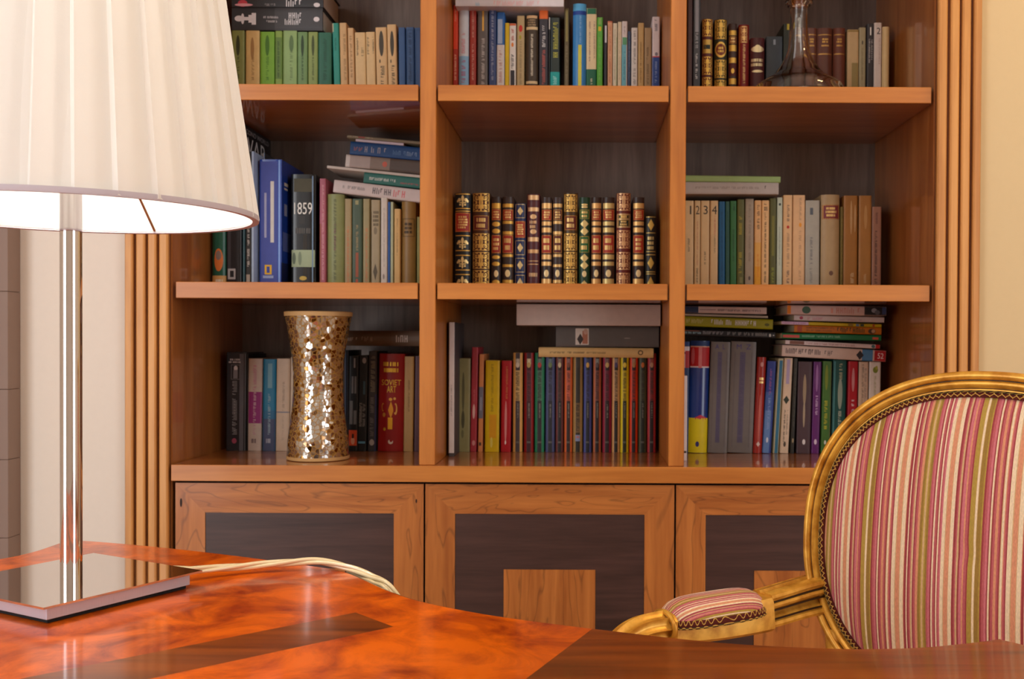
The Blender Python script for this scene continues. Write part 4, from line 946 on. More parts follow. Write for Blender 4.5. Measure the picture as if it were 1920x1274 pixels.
standing(r, 1626.2, 1638.8, 44.4, '3a3638', 'black book numbered 1', [('T', 51, 66, .22, .78, 'e8e4dc', '1', 'h'), ('p', 72, 118, .2, .45, 'b8b0ac'), ('p', 74, 112, .6, .85, 'b8b0ac')])
standing(r, 1639.6, 1653.8, 42.6, 'dac8bc', 'white book numbered 2', [('T', 52, 64, .3, .8, '2c2828', '2', 'h'), ('p', 72, 120, .55, .8, 'c0a89c')])
standing(r, 1655, 1668.4, 50, 'd9b984', 'rounded cream book at the right end', [('r', 52, 200, .1, .22, 'c8a468')], kind='round')

# ------------------------------------------------ middle shelf beside the lamp
r = ROW(z2t, 'middle shelf beside the lamp', 'books on the middle shelf beside the lamp')
Yn = YF/.913
standing(r, 396, 423, 425, '1f5c48', 'dark green book with orange oval picture, under the lampshade', [('r', 517, 560, 0, 1, 'd8a868'), ('o', 466, 509, .2, .82, 'd87838'), ('o', 470, 488, .3, .7, '8c7870'), ('q', 524, 531, .3, .8, 'f0e8d8', 1)], Y=Yn, kind='round', rough=.25)
o = standing(r, 424.5, 452.5, 229, '26262a', 'tall black war picture book with white capitals on its cover', [('r', 232, 520, .1, .3, '44444a'), ('r', 504, 524, .1, .62, 'b8b8bc'), ('r', 508, 520, .25, .5, '26262a')], Y=Yn, D=.20, kind='hard', rough=.28)
# lettering on the visible front board of that book
def board_text(o, items):
    cov = [c for c in o.children if c.name.startswith('cover')][0]; w = max(v.co.x for v in cov.data.vertices); H = max(v.co.z for v in cov.data.vertices)
    mb = MB()
    for k, a in enumerate(items):
        if a[0] == 'T':
            _, st, y0, y1, za, zb_, c = a; vs, fs, _x = text_geo(st)
            mb.add([(w+.0002, y0+(y1-y0)*x, H-zb_+(zb_-za)*y) for x, y in vs], fs, mat(c, .5))
        else:
            _, y0, y1, za, zb_, c = a
            mb.add([(w+.00015+.00003*k, y0, H-zb_), (w+.00015+.00003*k, y1, H-zb_), (w+.00015+.00003*k, y1, H-za), (w+.00015+.00003*k, y0, H-za)], [(0, 1, 2, 3)], mat(c, .4))
    mb.build('cover_print', o, world=False)
board_text(o, [('T', 'SECOND WORLD', .008, .185, .007, .017, 'b8b8bc'), ('T', 'WAR', .006, .165, .023, .062, 'f4f4f4')])
standing(r, 455, 459.6, 288, '1f4a54', 'thin dark teal book against the black picture book', [], Y=Yn, rough=.25)
standing(r, 460.4, 471, 284, '2c2824', 'black book with white vertical capitals', [('p', 310, 460, .35, .72, 'd8d0c8'), ('p', 464, 500, .3, .75, 'd0c8c0'), ('r', 515, 529, .15, .8, 'b0a498')], Y=Yn)
standing(r, 471.4, 476, 284, 'a8bcd8', 'narrow book edge coloured pale blue as a window glint', [], Y=Yn, rough=.2)  # its pale colour stands in for window light on a glossy edge
standing(r, 492, 496.2, 287, '3c3a3c', 'black book with pale top behind the big blue one', [('r', 287, 298, 0, .6, 'b8a898'), ('r', 287, 300, .6, 1, 'a8c0e0')], Y=2.218)
Yg = YF/.905
o = standing(r, 486.5, 528, 299, '2646a4', 'big royal blue book with small yellow rectangle', [('r', 303, 545, .05, .82, '4450a0'), ('r', 340, 455, .50, .66, 'd8d4cc'), ('r', 362, 446, .22, .32, 'a8aac8'), ('r', 497, 515, .24, .56, 'e8b41c'), ('r', 500, 512, .33, .47, '3a4aa0'), ('r', 517, 522, .16, .64, '9aa8d0'), ('r', 300, 545, .86, .95, '88aae8')], Y=Yg, D=.17, kind='hard', rough=.2, coat=.2)  # pale strip down the right edge is a painted window reflection
board_text(o, [('r', .02, .05, .045, .052, 'd8d0c0'), ('r', .02, .045, .056, .06, 'd8d0c0'), ('r', .01, .12, .15, .19, '5a6aa8'), ('r', .02, .04, .09, .115, '8c94b0'), ('r', .0, .15, .215, .255, '1c2650')])
standing(r, 545.4, 592, 327, '0f0e0d', 'wide glossy black book with 1859 in white', [('r', 335, 360, .12, .9, '4a442c'), ('T', 380, 402, .13, .86, 'ece8de', '1859', 'h'), ('r', 405, 420, .34, .58, '35322f'), ('q', 428, 438, .14, .86, '54504a', 1), ('r', 440, 528, .50, .66, '2c2416'), ('r', 469, 501, .03, .97, 'a4b08c'), ('o', 474, 496, .06, .2, '5c6850'), ('o', 472, 498, .3, .44, '7c886c'), ('r', 330, 545, .86, .91, '7c98b4'), ('o', 518, 526, .35, .65, 'd0b050')], kind='hard', rough=.2, coat=.2)  # painted reflections: yellowish patch near the top, bluish strip at the right
standing(r, 599, 611, 335, 'b06070', 'mauve-pink book beside the black 1859 book', [('p', 345, 525, .4, .72, 'd8a0a4'), ('r', 420, 545, .0, .3, 'a0584c')])
standing(r, 612, 644.6, 364, '8e9460', 'wide soft olive-green book', [('p', 372, 528, .42, .58, '5c6040'), ('p', 420, 470, .44, .56, '7c4c54')], kind='round')
standing(r, 646, 659.4, 373, 'a8946a', 'tan book with rusty lettering beside olive-green one', [('p', 425, 530, .35, .68, 'c87848'), ('r', 374, 545, .0, .08, '8c7c54')])
standing(r, 660.2, 679.8, 373, '4a5c48', 'dark green book between two tan ones', [('r', 376, 384, .3, .62, 'a09c70'), ('p', 422, 470, .38, .6, 'b0986c'), ('r', 474, 520, .35, .62, 'a4583c'), ('o', 523, 531, .35, .6, 'b05038')])
standing(r, 680.6, 694, 373, 'a0946a', 'tan book with rusty lettering beside greyish one', [('p', 425, 530, .35, .68, 'c87848'), ('r', 374, 545, .9, 1, '7c7450')])
standing(r, 695.6, 712.4, 375, 'aa9a7a', 'greyish tan book with fine dark drawing', [('q', 396, 424, .2, .9, '6c624c', 4), ('o', 426, 440, .3, .7, '847860'), ('d', 494, 526, .25, .75, '5c5240'), ('r', 398, 545, .02, .08, '8a7c60')])
standing(r, 714.2, 726.6, 371, 'd6ccc0', 'clean white paperback', [('p', 388, 500, .4, .6, 'a89c94'), ('o', 514, 524, .3, .6, '9c9088')])
standing(r, 727, 732, 379, '2c5ca4', 'thin clear blue book', [])
standing(r, 732.4, 737.6, 379, 'b8bc98', 'thin pale green book', [])
standing(r, 739.2, 751, 392, 'd8b070', 'yellowish paperback, lowest top in its row', [('p', 410, 480, .4, .6, 'a07c48')])
standing(r, 752.4, 779, 377.5, '8e6c38', 'wide golden brown book with framed black title', [('F', 410, 444, .08, .92, '4c3a1c'), ('q', 418, 438, .18, .82, '3c2c14', 3)], kind='round')
standing(r, 781.8, 790, 407, '8a8446', 'narrow olive book half hidden by the upright', [])
dr = .12
lying(r, 627, 800, 337, 361, 'd2c4c0', 'white book with black and pink lettering, lowest in tilted stack', [('p', 644, 688, .35, .6, '8c8484'), ('p', 700, 737, .25, .75, '6c6468'), ('p', 739, 784, .25, .8, 'd87c80')], drop=19.7, D=.125)
lying(r, 683, 800, 323, 342.9, '2f6e64', 'teal green book in the tilted stack', [('p', 691, 744, .4, .68, 'dce0d8'), ('p', 752, 786, .6, .75, 'b8585c')], drop=11.7, D=.12)
lying(r, 613.5, 800, 310.2, 315.6, 'd0c4b8', 'thin white magazine jutting from the tilted stack', [], drop=18.6, D=.13)
lying(r, 649, 800, 289.6, 313.2, 'b0a098', 'book with grey-brown photo spine in tilted stack', [('r', 649, 657, 0, 1, 'd8d0c8'), ('r', 732, 800, 0, 1, '5c5048'), ('r', 695, 732, .0, 1, '8c7c70'), ('o', 718, 727, .3, .75, 'c86450'), ('p', 736, 747, .35, .75, 'd8d0c8')], drop=12.8, D=.125)
lying(r, 657.5, 800, 265, 289.7, '1f4a80', 'dark blue book in tilted stack', [('p', 665, 682, .4, .7, 'a86c64'), ('p', 685, 730, .3, .75, 'a09ca8'), ('p', 738, 762, .4, .75, '5c7ca8'), ('p', 764, 786, .42, .75, '8098b8')], drop=12.1, D=.125)
lying(r, 667, 757, 260.4, 265.2, 'd8ccd8', 'thin white booklet on the tilted blue book', [], drop=7.65, D=.12)
lying(r, 651, 800, 253.2, 258.6, '8c8068', 'thin mottled magazine topping the tilted stack', [('p', 653, 700, .2, .6, 'd0c4a8'), ('r', 672, 684, .2, .7, 'a85048')], drop=12.6, D=.12)

# ------------------------------------------------ centre shelf, middle bay (gilt bindings)
r = ROW(z2t, 'middle shelf, middle bay', 'gilt leather bindings on the middle shelf')
kw = dict(kind='round', rough=.35)
def lines(ys, c=GOLD): return [('r', y-.9, y+.9, .06, .94, '*'+c) for y in ys]
standing(r, 852, 883, 362, '1d1f22', 'black leather binding with gold fleurs-de-lis, first in row', lines((364, 391, 396, 442, 470, 479, 506.5, 515))+[('f', 366, 389, 0, 1, '*e8cc8c'), ('f', 445, 468, 0, 1, '*e8cc8c'), ('f', 481, 504, 0, 1, '*e8cc8c'), ('f', 518, 541, 0, 1, '*e8cc8c'), ('L', 399, 435, .04, .96, 'a83028', 5)], **kw)
g2 = lambda c, lab, k: [('n', 362.5+(2 if k else 0), 397, .03, .97, '*dcb05c', c), ('n', 438, 470, .03, .97, '*dcb05c', c), ('n', 473, 504, .03, .97, '*dcb05c', c), ('n', 507, 542, .03, .97, '*dcb05c', c), ('L', 404, 432, .04, .96, lab, 2)]
standing(r, 885.3, 918.6, 362, '4a2a1c', 'broad brown binding with ornate gold panels', g2('5a301c', '6a2822', 0), **kw)
def red(base, lab, c2): return [('r', 381, 391, .05, .95, '*'+c2), ('L', 392, 413, .03, .97, lab, 3), ('o', 416, 425, .08, .92, '*'+c2), ('o', 429, 438, .08, .92, '*'+c2), ('L', 441, 475, .03, .97, lab, 3), ('o', 479, 486, .08, .92, '*'+c2), ('o', 491, 499, .08, .92, '*'+c2), ('o', 507, 520, .3, .75, '*e8d0a0'), ('o', 525, 534, .1, .9, '*'+c2)]
standing(r, 921, 939.6, 369, '3a2c28', 'dark binding with two red labels beside the ornate brown one', red('3a2c28', 'a02c26', GOLD), **kw)
def band(lab, c2, wide=True, n=3):
    ys = ((381, 391), (415.5, 423), (427, 436), (477.5, 486.5), (491, 498.5), (523, 534)) if wide else ((382, 389), (414.5, 420), (434, 440), (477, 482), (496, 501), (525, 531))
    return [('r', a, b_, .03, .97, '*'+c2) for a, b_ in ys]+[('L', 393, 413, .03, .97, lab, n), ('L', 441, 475, .03, .97, lab, n-1), ('o', 506, 520, .28, .72, '*ecd4a0')]
standing(r, 941.4, 963.2, 369, '40302a', 'dark binding with two red labels beside the navy one', band('a83028', GOLD, False), **kw)
nv = []
for a, b_ in ((383, 409), (451, 478.5), (484, 511), (516, 545)): nv += [('F', a, b_, .06, .94, '*c8b078'), ('d', a+5, b_-5, .24, .76, '*e0c890')]
standing(r, 965, 986, 381.5, '26325e', 'navy binding with gold diamonds and red label', nv+[('L', 415, 446, .04, .96, 'b03a2c', 5)], **kw)
standing(r, 988, 1012.4, 364, '58262a', 'plain maroon binding with thin gold bands', [('r', 366, 375, .08, .92, '*dcb484'), ('r', 389, 396.5, .08, .92, '*dcb484'), ('o', 402, 411, .25, .75, '*dcb484'), ('q', 414, 428, .2, .8, '*dcb484', 2), ('o', 430, 439, .25, .75, '*dcb484'), ('r', 445, 453, .08, .92, '*dcb484'), ('r', 468, 475, .08, .92, '*c89c6c'), ('r', 489, 490.5, .1, .9, '*c89c6c'), ('r', 495, 496.5, .1, .9, '*c89c6c'), ('q', 512, 519, .15, .85, '*dcb484', 1)], **kw)
standing(r, 1015, 1035, 370, '3a2a26', 'brown binding with red labels beside the plain maroon one', band('a83028', 'e4b878'), **kw)
standing(r, 1036.6, 1055, 370, '3e2e2a', 'dark binding with maroon labels beside the ornate gold one', band('5c1e20', 'd8b070', False), **kw)
standing(r, 1057, 1083.4, 362, '4a3414', 'ornate gold binding with a rounded maroon label', g2('6a4818', '6a2a1c', 1), **kw)
gr = [('o', 382+i*4.4, 386+i*4.4, .2, .8, '*dcc080') for i in range(2)]+[('d', a, b_, .1, .9, '*dcc484') for a, b_ in ((412, 428), (426, 442), (476, 492), (490, 506), (526, 545))]
standing(r, 1086, 1106.4, 370, '1f3f28', 'green binding with gold pattern', gr+[('L', 393, 411, .03, .97, '1c6638', 2), ('L', 443, 474, .03, .97, '1c6638', 2), ('o', 508, 520, .3, .7, '*ecd4a0')], **kw)
standing(r, 1109, 1128, 370, '3c2a24', 'brown gold-banded binding beside the green one', band('b03830', 'e4b474'), **kw)
standing(r, 1130, 1153, 370, '3c2a24', 'wide brown gold-banded binding beside the pinkish gold one', band('b03830', 'd8c080'), **kw)
standing(r, 1156, 1183.4, 362, '6a2420', 'pinkish gold panelled binding with black label', [('n', 362.5, 395, .03, .97, '*e0b484', '7a3424'), ('n', 432, 466, .03, .97, '*dcac7c', '8a4a34'), ('n', 473, 506, .03, .97, '*e0b484', '7a3424'), ('n', 512, 545, .03, .97, '*dcac7c', '8a4a34'), ('r', 401, 427, .03, .97, '*d8b484'), ('L', 403, 410, .1, .9, '26201e', 1), ('L', 412, 425, .1, .9, '1f2622', 2)], **kw)
standing(r, 1187, 1208.6, 370, '3a2824', 'brown gold-banded binding beside the small black one', band('b03428', 'e6bc78', True, 4), **kw)
standing(r, 1210.4, 1231, 406, '1f1d1a', 'short black binding with gold diamonds, last in row', [('d', 411, 433, .2, .8, '*d0ac58'), ('q', 444, 468, .15, .85, '*d0b878', 3), ('d', 482, 505, .2, .8, '*d0ac58'), ('d', 519, 545, .2, .8, '*d0ac58')]+lines((407, 437, 472, 478, 510, 514), 'b89c58'), **kw)

# ------------------------------------------------ centre shelf above the chair
r = ROW(z2t, 'middle shelf above the armchair', 'books on the middle shelf above the armchair')
tn = 'd2b080'
for x0, x1, d, lb, extra in ((1283, 1301, '1', 'tan volume numbered 1', [('p', 445, 472, .4, .6, '6c5c44')]), (1302.4, 1313.4, '2', 'tan volume numbered 2', [('p', 415, 500, .4, .62, 'b8785c'), ('p', 502, 530, .35, .65, '4c4034')]), (1314, 1331, '3', 'tan volume numbered 3', [('p', 470, 496, .4, .6, '6c5c44')]), (1331.8, 1346.8, '4', 'tan volume numbered 4', [('p', 405, 440, .5, .7, 'c07c64'), ('p', 440, 475, .5, .7, '8c7c60')])):
    dx = {'1': (.48, .86), '2': (.2, .85), '3': (.3, .78), '4': (.2, .85)}[d]
    standing(r, x0, x1, 376.5, tn, lb, [('T', 386, 402, dx[0], dx[1], '3a3028', d, 'h')]+extra)
standing(r, 1347.6, 1359.6, 378, '0f5480', 'deep blue paperback beside volume numbered 4', [('p', 395, 520, .4, .6, '0b3c60')], lean=-1)
standing(r, 1360.2, 1368.4, 378, '285448', 'narrow dark green-teal paperback', [('p', 395, 520, .4, .6, '1f4038')], lean=-1)
standing(r, 1368.9, 1381, 377, '2f6a38', 'leaf-green paperback beside the olive one', [('p', 382, 395, .5, .8, '1c3820'), ('p', 430, 490, .4, .65, '1f4826')], lean=-1)
standing(r, 1382.2, 1396, 374, '5c5c2c', 'olive book with yellow lettering', [('p', 402, 440, .25, .7, 'a8982c'), ('p', 472, 512, .25, .7, 'a8982c'), ('r', 520, 531, .4, .8, '7c7848')])
standing(r, 1397.4, 1413.8, 373, 'a0907c', 'grey-beige book with faint title', [('p', 384, 490, .4, .65, '847464'), ('o', 518, 526, .4, .65, '5c5048')])
standing(r, 1415.2, 1427.8, 376, 'dcaa72', 'paperback fading from tan to yellow-orange', [('r', 500, 560, 0, 1, 'dc9a24'), ('r', 455, 500, 0, 1, 'dca450'), ('p', 384, 430, .35, .75, '5c4430'), ('p', 475, 520, .4, .65, 'd87c30')])
standing(r, 1428.6, 1443, 376, 'e2b47c', 'peach paperback with dense black title', [('p', 380, 395, .3, .75, '2c2420'), ('p', 398, 502, .35, .6, '3c3028'), ('p', 508, 530, .35, .6, '3c3028')])
standing(r, 1443.8, 1456, 372, '565628', 'dark olive book beside the pale mint one', [('r', 405, 480, .3, .7, '74702c'), ('p', 500, 530, .3, .7, '8c9430')])
standing(r, 1457, 1467.8, 370.5, 'bcc4b0', 'narrow pale mint book', [('o', 381, 386, .3, .7, '3c4440'), ('p', 425, 498, .4, .6, '8c9488')])
standing(r, 1469, 1486, 366, 'daae7c', 'peach book with a small red dot', [('p', 383, 415, .4, .68, '5c4c48'), ('o', 423, 429, .38, .68, 'b8281c'), ('p', 436, 500, .4, .7, '9c7c60'), ('p', 506, 531, .4, .7, '4c4048')], kind='hard')
standing(r, 1486.8, 1510, 366, 'dcae7e', 'peach book with a small orange blot', [('p', 370, 415, .5, .7, 'a88464'), ('o', 418, 426, .5, .72, 'e0942c'), ('p', 432, 525, .5, .7, 'b48c68')], kind='hard')
standing(r, 1511, 1537.4, 376, 'a8a294', 'wide grey-blue book with a small dark emblem', [('r', 390, 403, .3, .52, '565c64'), ('p', 445, 495, .32, .5, '6c6c70'), ('p', 503, 531, .3, .5, '84827c')])
standing(r, 1540.6, 1575.6, 365, 'b0936a', 'widest tan book with maroon title panel', [('L', 384, 411, .05, .98, '7c3034', 3), ('o', 508, 517, .42, .65, '6c4c3c')], kind='round')
standing(r, 1576.2, 1581.4, 388, '6c5a24', 'very narrow dark gold book', [('p', 410, 525, .3, .7, '94803c')])
standing(r, 1582.6, 1608.6, 367, 'a06c34', 'golden brown book with pale smears, nearer the maroon panel', [('o', 376, 440, .45, .6, 'c09868'), ('o', 384, 436, .75, .88, 'c09868'), ('p', 512, 531, .5, .75, 'd0b48c')])
standing(r, 1611, 1634.6, 367, 'a47038', 'golden brown book beside the short pinkish one', [('o', 385, 430, .4, .65, 'b88a54'), ('p', 512, 531, .4, .6, 'c8a478')])
standing(r, 1635.4, 1653.2, 388, '9a6c58', 'short pinkish brown book ending the row', [('p', 398, 420, .35, .6, '6c443c'), ('p', 432, 518, .3, .55, '3c2a28'), ('p', 522, 532, .3, .6, '3c2a28')])
lying(r, 1279, 1460, 341, 364, 'b4a8a0', 'pale grey book lying under the light green one', [('p', 1304, 1424, .38, .58, '948880'), ('p', 1434, 1441, .3, .65, '5c5450')], D=.12, drop=0, Y=YS-.02)
lying(r, 1280, 1463.6, 328.6, 340.4, '9ab470', 'thin light green book lying on the pale grey one', [], D=.12, drop=1.5, Y=YS-.022)

# ------------------------------------------------ bottom shelf beside the lamp (vase)
r = ROW(z3t, 'vase shelf', 'books on the shelf with the vase')
standing(r, 424.6, 461.4, 661, '2a2a30', 'thick glossy black book with grey right edge', [('r', 664, 850, .68, .98, '62646e'), ('q', 673, 681, .1, .75, 'c8c4c8', 2), ('F', 684, 712, .24, .7, '77777c'), ('o', 686, 696, .38, .58, 'e0dce0'), ('r', 694, 710, .36, .58, '84848a'), ('p', 714, 815, .32, .56, '8c8c90'), ('o', 822, 832, .3, .55, 'a84c68')], lean=1, kind='hard', rough=.25)
standing(r, 462, 465.6, 664, '1c1e22', 'thin black book behind the white and purple one', [])
standing(r, 466, 492.6, 673, 'd6cac4', 'white book with purple-magenta block', [('r', 735, 794, 0, 1, 'a03c8c'), ('p', 682, 732, .35, .6, 'd08cb0'), ('p', 736, 792, .4, .6, 'e0c8d8'), ('p', 796, 815, .4, .6, 'd0a0c0'), ('q', 823, 831, .3, .7, '7c6c74', 1)], lean=3)
standing(r, 494, 518.2, 674, '1c7ea8', 'teal-blue book with pale title', [('r', 786, 860, 0, 1, '4c5474'), ('r', 770, 786, 0, 1, '30709a'), ('r', 682, 728, .36, .7, '7cb0c4'), ('p', 736, 815, .4, .6, 'a8c4d0'), ('q', 823, 831, .25, .7, 'b8bccc', 1)], lean=2)
standing(r, 518.8, 544.4, 673, 'd4b89c', 'peach-beige book with fine grey line', [('r', 772, 774.5, 0, 1, '8c8890'), ('p', 712, 770, .45, .62, 'a88c78'), ('p', 780, 825, .45, .6, 'c0a48c')], lean=2)
standing(r, 545.2, 553.8, 670, 'd0b498', 'thin peach book half behind the vase', [], lean=2)
standing(r, 646, 653.6, 657, '23262e', 'narrow black book right behind the vase edge', [('r', 657, 860, .1, .3, '44506c')], rough=.25)
standing(r, 654.4, 672.8, 668, '191a1c', 'black book with red-orange square at its foot', [('r', 807, 836, .08, .92, 'd04c24'), ('o', 820, 834, .3, .7, 'e09c7c'), ('r', 814, 822, .4, .6, '2c1814'), ('r', 672, 690, .5, .66, '9a9a9c'), ('r', 706, 738, .3, .5, '727274'), ('r', 706, 738, .6, .8, '727274'), ('r', 752, 796, .14, .46, '6c6c6e'), ('r', 770, 796, .55, .85, '6c6c6e')], lean=2)
standing(r, 673.8, 690.4, 667, '1e2022', 'black book with small blue mark at its foot', [('o', 671, 682, .35, .8, 'a8a8b0'), ('r', 715, 740, .5, .75, '405c6c'), ('p', 755, 800, .1, .42, '8c8886'), ('p', 755, 800, .5, .8, '8c8886'), ('r', 828, 832, .0, .85, '5c98b8')], lean=3)
standing(r, 691.4, 707, 659, '3a3a40', 'dark grey book with long vertical capitals', [('p', 668, 735, .28, .8, '8c8674'), ('p', 742, 818, .25, .7, '74706c'), ('o', 824, 836, .2, .8, 'b0acac'), ('r', 740, 850, .86, 1, '30407c')], lean=2)
standing(r, 710.4, 758.4, 664, '9a1c1c', 'wide red book with gold lettering', [('q', 679, 698, .16, .84, '*e8bc40', 2), ('T', 712, 722.5, .12, .88, '*e8c048', 'SOVIET', 'h'), ('T', 724, 736, .34, .70, '*e8c048', 'ART', 'h'), ('o', 746, 752, .42, .56, '*e0a848'), ('o', 745, 750, .6, .7, '*e0b060'), ('d', 752, 786, .40, .62, '*dc9c38'), ('o', 756, 772, .14, .24, '*e0a848'), ('o', 758, 770, .16, .26, '9a1c1c'), ('o', 756, 778, .62, .76, '*e0b060'), ('o', 758, 774, .60, .71, '9a1c1c'), ('o', 774, 782, .18, .30, '*e0a848'), ('r', 783, 805, .40, .58, '*e8b030'), ('o', 802, 808, .22, .32, '*e8c040'), ('o', 824, 833, .42, .62, 'f0e4d8'), ('o', 822, 829, .48, .60, '9a1c1c')], lean=3, kind='round', rough=.35)
standing(r, 756+2.6, 776.6, 669, 'b08a52', 'tan book beside the wide red one', [('p', 712, 772, .4, .6, '7c5c30')], lean=2)
standing(r, 778.2, 790, 668, '4c2830', 'dark plum book half hidden by the upright', [], lean=2)
lying(r, 628, 800, 620, 649, '6a5a4c', 'grey-brown book lying above the row, behind the vase', [('p', 652, 672, .45, .68, 'c4bcb4'), ('p', 678, 706, .4, .7, '9c9088'), ('p', 736, 772, .3, .75, 'c4bcb4')], D=.12, kind='round')

# ------------------------------------------------ bottom shelf, middle bay
r = ROW(z3t, 'bottom shelf, middle bay', 'books on the bottom shelf of the middle bay')
Yw = YF/.93
standing(r, 841.6, 852.4, 604.5, '4c484a', 'tall slim book with white spine and grey cover, first in row', [('r', 604, 850, .0, 1, 'd8d0ce'), ('p', 720, 780, .35, .6, '8c8484')], Y=Yw, D=.165, lean=0)
standing(r, 857, 882.2, 672.5, '8c8458', 'olive-khaki book beside the tall white-spined one', [('o', 698, 772, .38, .58, '5c5638'), ('o', 770, 804, .36, .6, '4c4830'), ('o', 806, 822, .36, .55, '6c6644')], lean=1)
standing(r, 884.6, 896.8, 651.5, 'a8343e', 'tall raspberry-red slim book', [('o', 758, 786, .3, .7, 'e0b0a8'), ('p', 730, 760, .4, .65, 'c46c70'), ('o', 826, 836, .3, .8, 'd08a88')], lean=3, rough=.3)
standing(r, 898.6, 907.4, 664.5, 'd88a54', 'slim orange book with grey-blue middle', [('r', 726, 785, 0, 1, '70707e'), ('r', 745, 770, .3, .7, '9494a4'), ('r', 830, 836, .2, .7, '4c3830')], lean=2)
standing(r, 910.4, 937, 676.5, 'd8b410', 'broad yellow book', [('p', 682, 772, .4, .58, 'a08418'), ('r', 778, 822, .3, .8, 'dc9c18'), ('o', 820, 840, .38, .55, 'e0cc60')], lean=1)
standing(r, 940.6, 959.4, 677, 'b01420', 'red book between yellow and the striped series', [('p', 686, 750, .45, .65, 'c87848'), ('o', 752, 830, .36, .6, 'd88a88'), ('o', 826, 834, .4, .55, 'f0dcd8')], lean=1.5)
ser = [(962, 980, 'd8a458', '44383a', 'c8a468', 'sand-yellow'), (982.8, 1001, '8c1414', '401c20', '5c2830', 'dark red'), (1003, 1021, '2c8058', '30282c', '4c6c58', 'green'), (1023.4, 1040.6, '50547c', '2a2a30', '444860', 'slate blue'), (1042.4, 1057, '6a3430', '241c1c', '50342e', 'brown-maroon'), (1058.6, 1073.8, 'd0602c', '34241e', 'b85840', 'bright orange'), (1075, 1093, 'a07c44', '2e2820', '6c5434', 'khaki-brown'), (1094.8, 1110, '4c5290', '24262c', '3c406c', 'blue-violet'), (1112.4, 1128, 'b4623c', '2a2022', '74443c', 'salmon-brown'), (1130.4, 1147.6, '8c1c34', '2c2022', '6a2838', 'crimson'), (1148.2, 1163, 'cc9860', '2c2420', 'a8845c', 'peach-tan'), (1164, 1179.6, 'd8c014', '2a2a1c', 'b8a020', 'yellow'), (1181, 1196.6, 'd83c10', '28181a', '942c20', 'orange-red'), (1198, 1213.2, '48482c', '24241c', '3c3a28', 'dark olive'), (1214.6, 1230.4, 'a82c30', '241618', '742424', 'rose-red')]
pics = [('c8b8a0', 'd8c8b0'), ('e0d0a0', 'c0a060'), ('708070', 'b84038'), ('687880', '708050'), ('907868', 'd0b890'), ('906860', '784838'), ('3c342c', '3c342c'), ('3c4468', 'd0a050'), ('8c9088', '60504c'), ('806460', 'c8a868'), ('988478', '504468'), ('404428', 'e0c040'), ('b08868', 'a87848'), ('3c3c2c', 'c06428'), ('984c40', 'b08060')]
for k, (x0, x1, c, blk, mid, nm) in enumerate(ser):
    pa, pb_ = pics[k]
    d = [('r', 662, 850, .27, .73, blk), ('r', 673, 684, .3, .7, pa), ('o', 680, 690, .28, .68, pb_)]
    if k != 6: d += [('r', 695, 752, .27, .73, mid), ('p', 697, 751, .32, .68, '2c2420'), ('p', 756, 784, .44, .6, '8a8478'), ('r', 828, 831.5, .3, .7, '5c5850')]
    else: d += [('r', 756, 812, .27, .73, mid), ('p', 758, 811, .32, .68, '2c2018'), ('r', 816, 828, .25, .75, '7c88a8'), ('r', 818, 822, .3, .7, 'b06c6c')]
    standing(r, x0, x1, 662 if k < 3 else 663, c, 'volume of the striped series with '+nm+' side stripes', d, kind='round')
lying(r, 1010, 1225.4, 651.5, 670, 'd8b074', 'cream paperback lying on the striped series', [('p', 1031, 1060, .42, .62, '74603c'), ('p', 1064, 1098, .42, .62, '74603c'), ('p', 1100, 1136, .42, .62, '8c7448'), ('o', 1196, 1206, .2, .72, '5c4830'), ('o', 1198, 1204, .32, .62, 'd8b074')], drop=1, D=.115, kind='round', Y=YS-.01)
lying(r, 1042.4, 1235.4, 612, 651, '5c5652', 'thick grey book lying under the big white one', [('r', 1079, 1104, .1, .9, 'd0c4b8'), ('r', 1092, 1102, .22, .85, 'a86c54'), ('d', 1082, 1094, .35, .9, '3c3430'), ('o', 1094, 1102, .12, .4, 'c09884'), ('o', 1170, 1182, .54, .6, '8c8480')], D=.125, kind='hard', Y=YS-.012)
lying(r, 968.8, 1238.4, 570.5, 610.5, 'c2ada2', 'big plain white book on top of the grey one', [], D=.19, kind='hard', Y=YS-.06)

# ------------------------------------------------ bottom shelf behind the chair
r = ROW(z3t, 'bottom shelf behind the armchair', 'books on the bottom shelf behind the armchair')
standing(r, 1279.5, 1289, 705, 'd4ccd0', 'white slim book standing forward beside the upright', [('r', 846, 850, .3, .9, '3c3838')], Y=YF/.955, D=.128, lean=0)
standing(r, 1277, 1293.6, 641, '2c4470', 'blue, white and red spine beside the dictionary', [('r', 641, 648, 0, 1, '1c3c7c'), ('r', 650, 660, 0, 1, 'e4d8dc'), ('r', 658, 690, .5, 1, 'b03038'), ('r', 664, 690, 0, .5, 'c8c0cc')], lean=2)
standing(r, 1295.4, 1331.6, 640, '1c3a80', 'thick red, navy and yellow dictionary', [('r', 640, 648.5, 0, 1, '183468'), ('r', 649, 651, 0, 1, 'd8a080'), ('r', 651, 687, 0, 1, 'b8181c'), ('r', 687, 689.5, 0, 1, 'e0d0d0'), ('r', 784, 860, 0, 1, 'e0c810'), ('d', 778, 792, .2, 1.0, 'c02848'), ('r', 786, 860, .0, 1, 'e0c810'), ('p', 704, 708, .2, .7, 'c0c4d4'), ('r', 651, 690, .42, .6, 'd87878'), ('o', 828, 838, .36, .56, '38306c'), ('o', 652, 684, .05, .22, 'c86468')], lean=4, kind='round', rough=.15, coat=.4)  # pinkish strip in the middle of the red band is a painted highlight
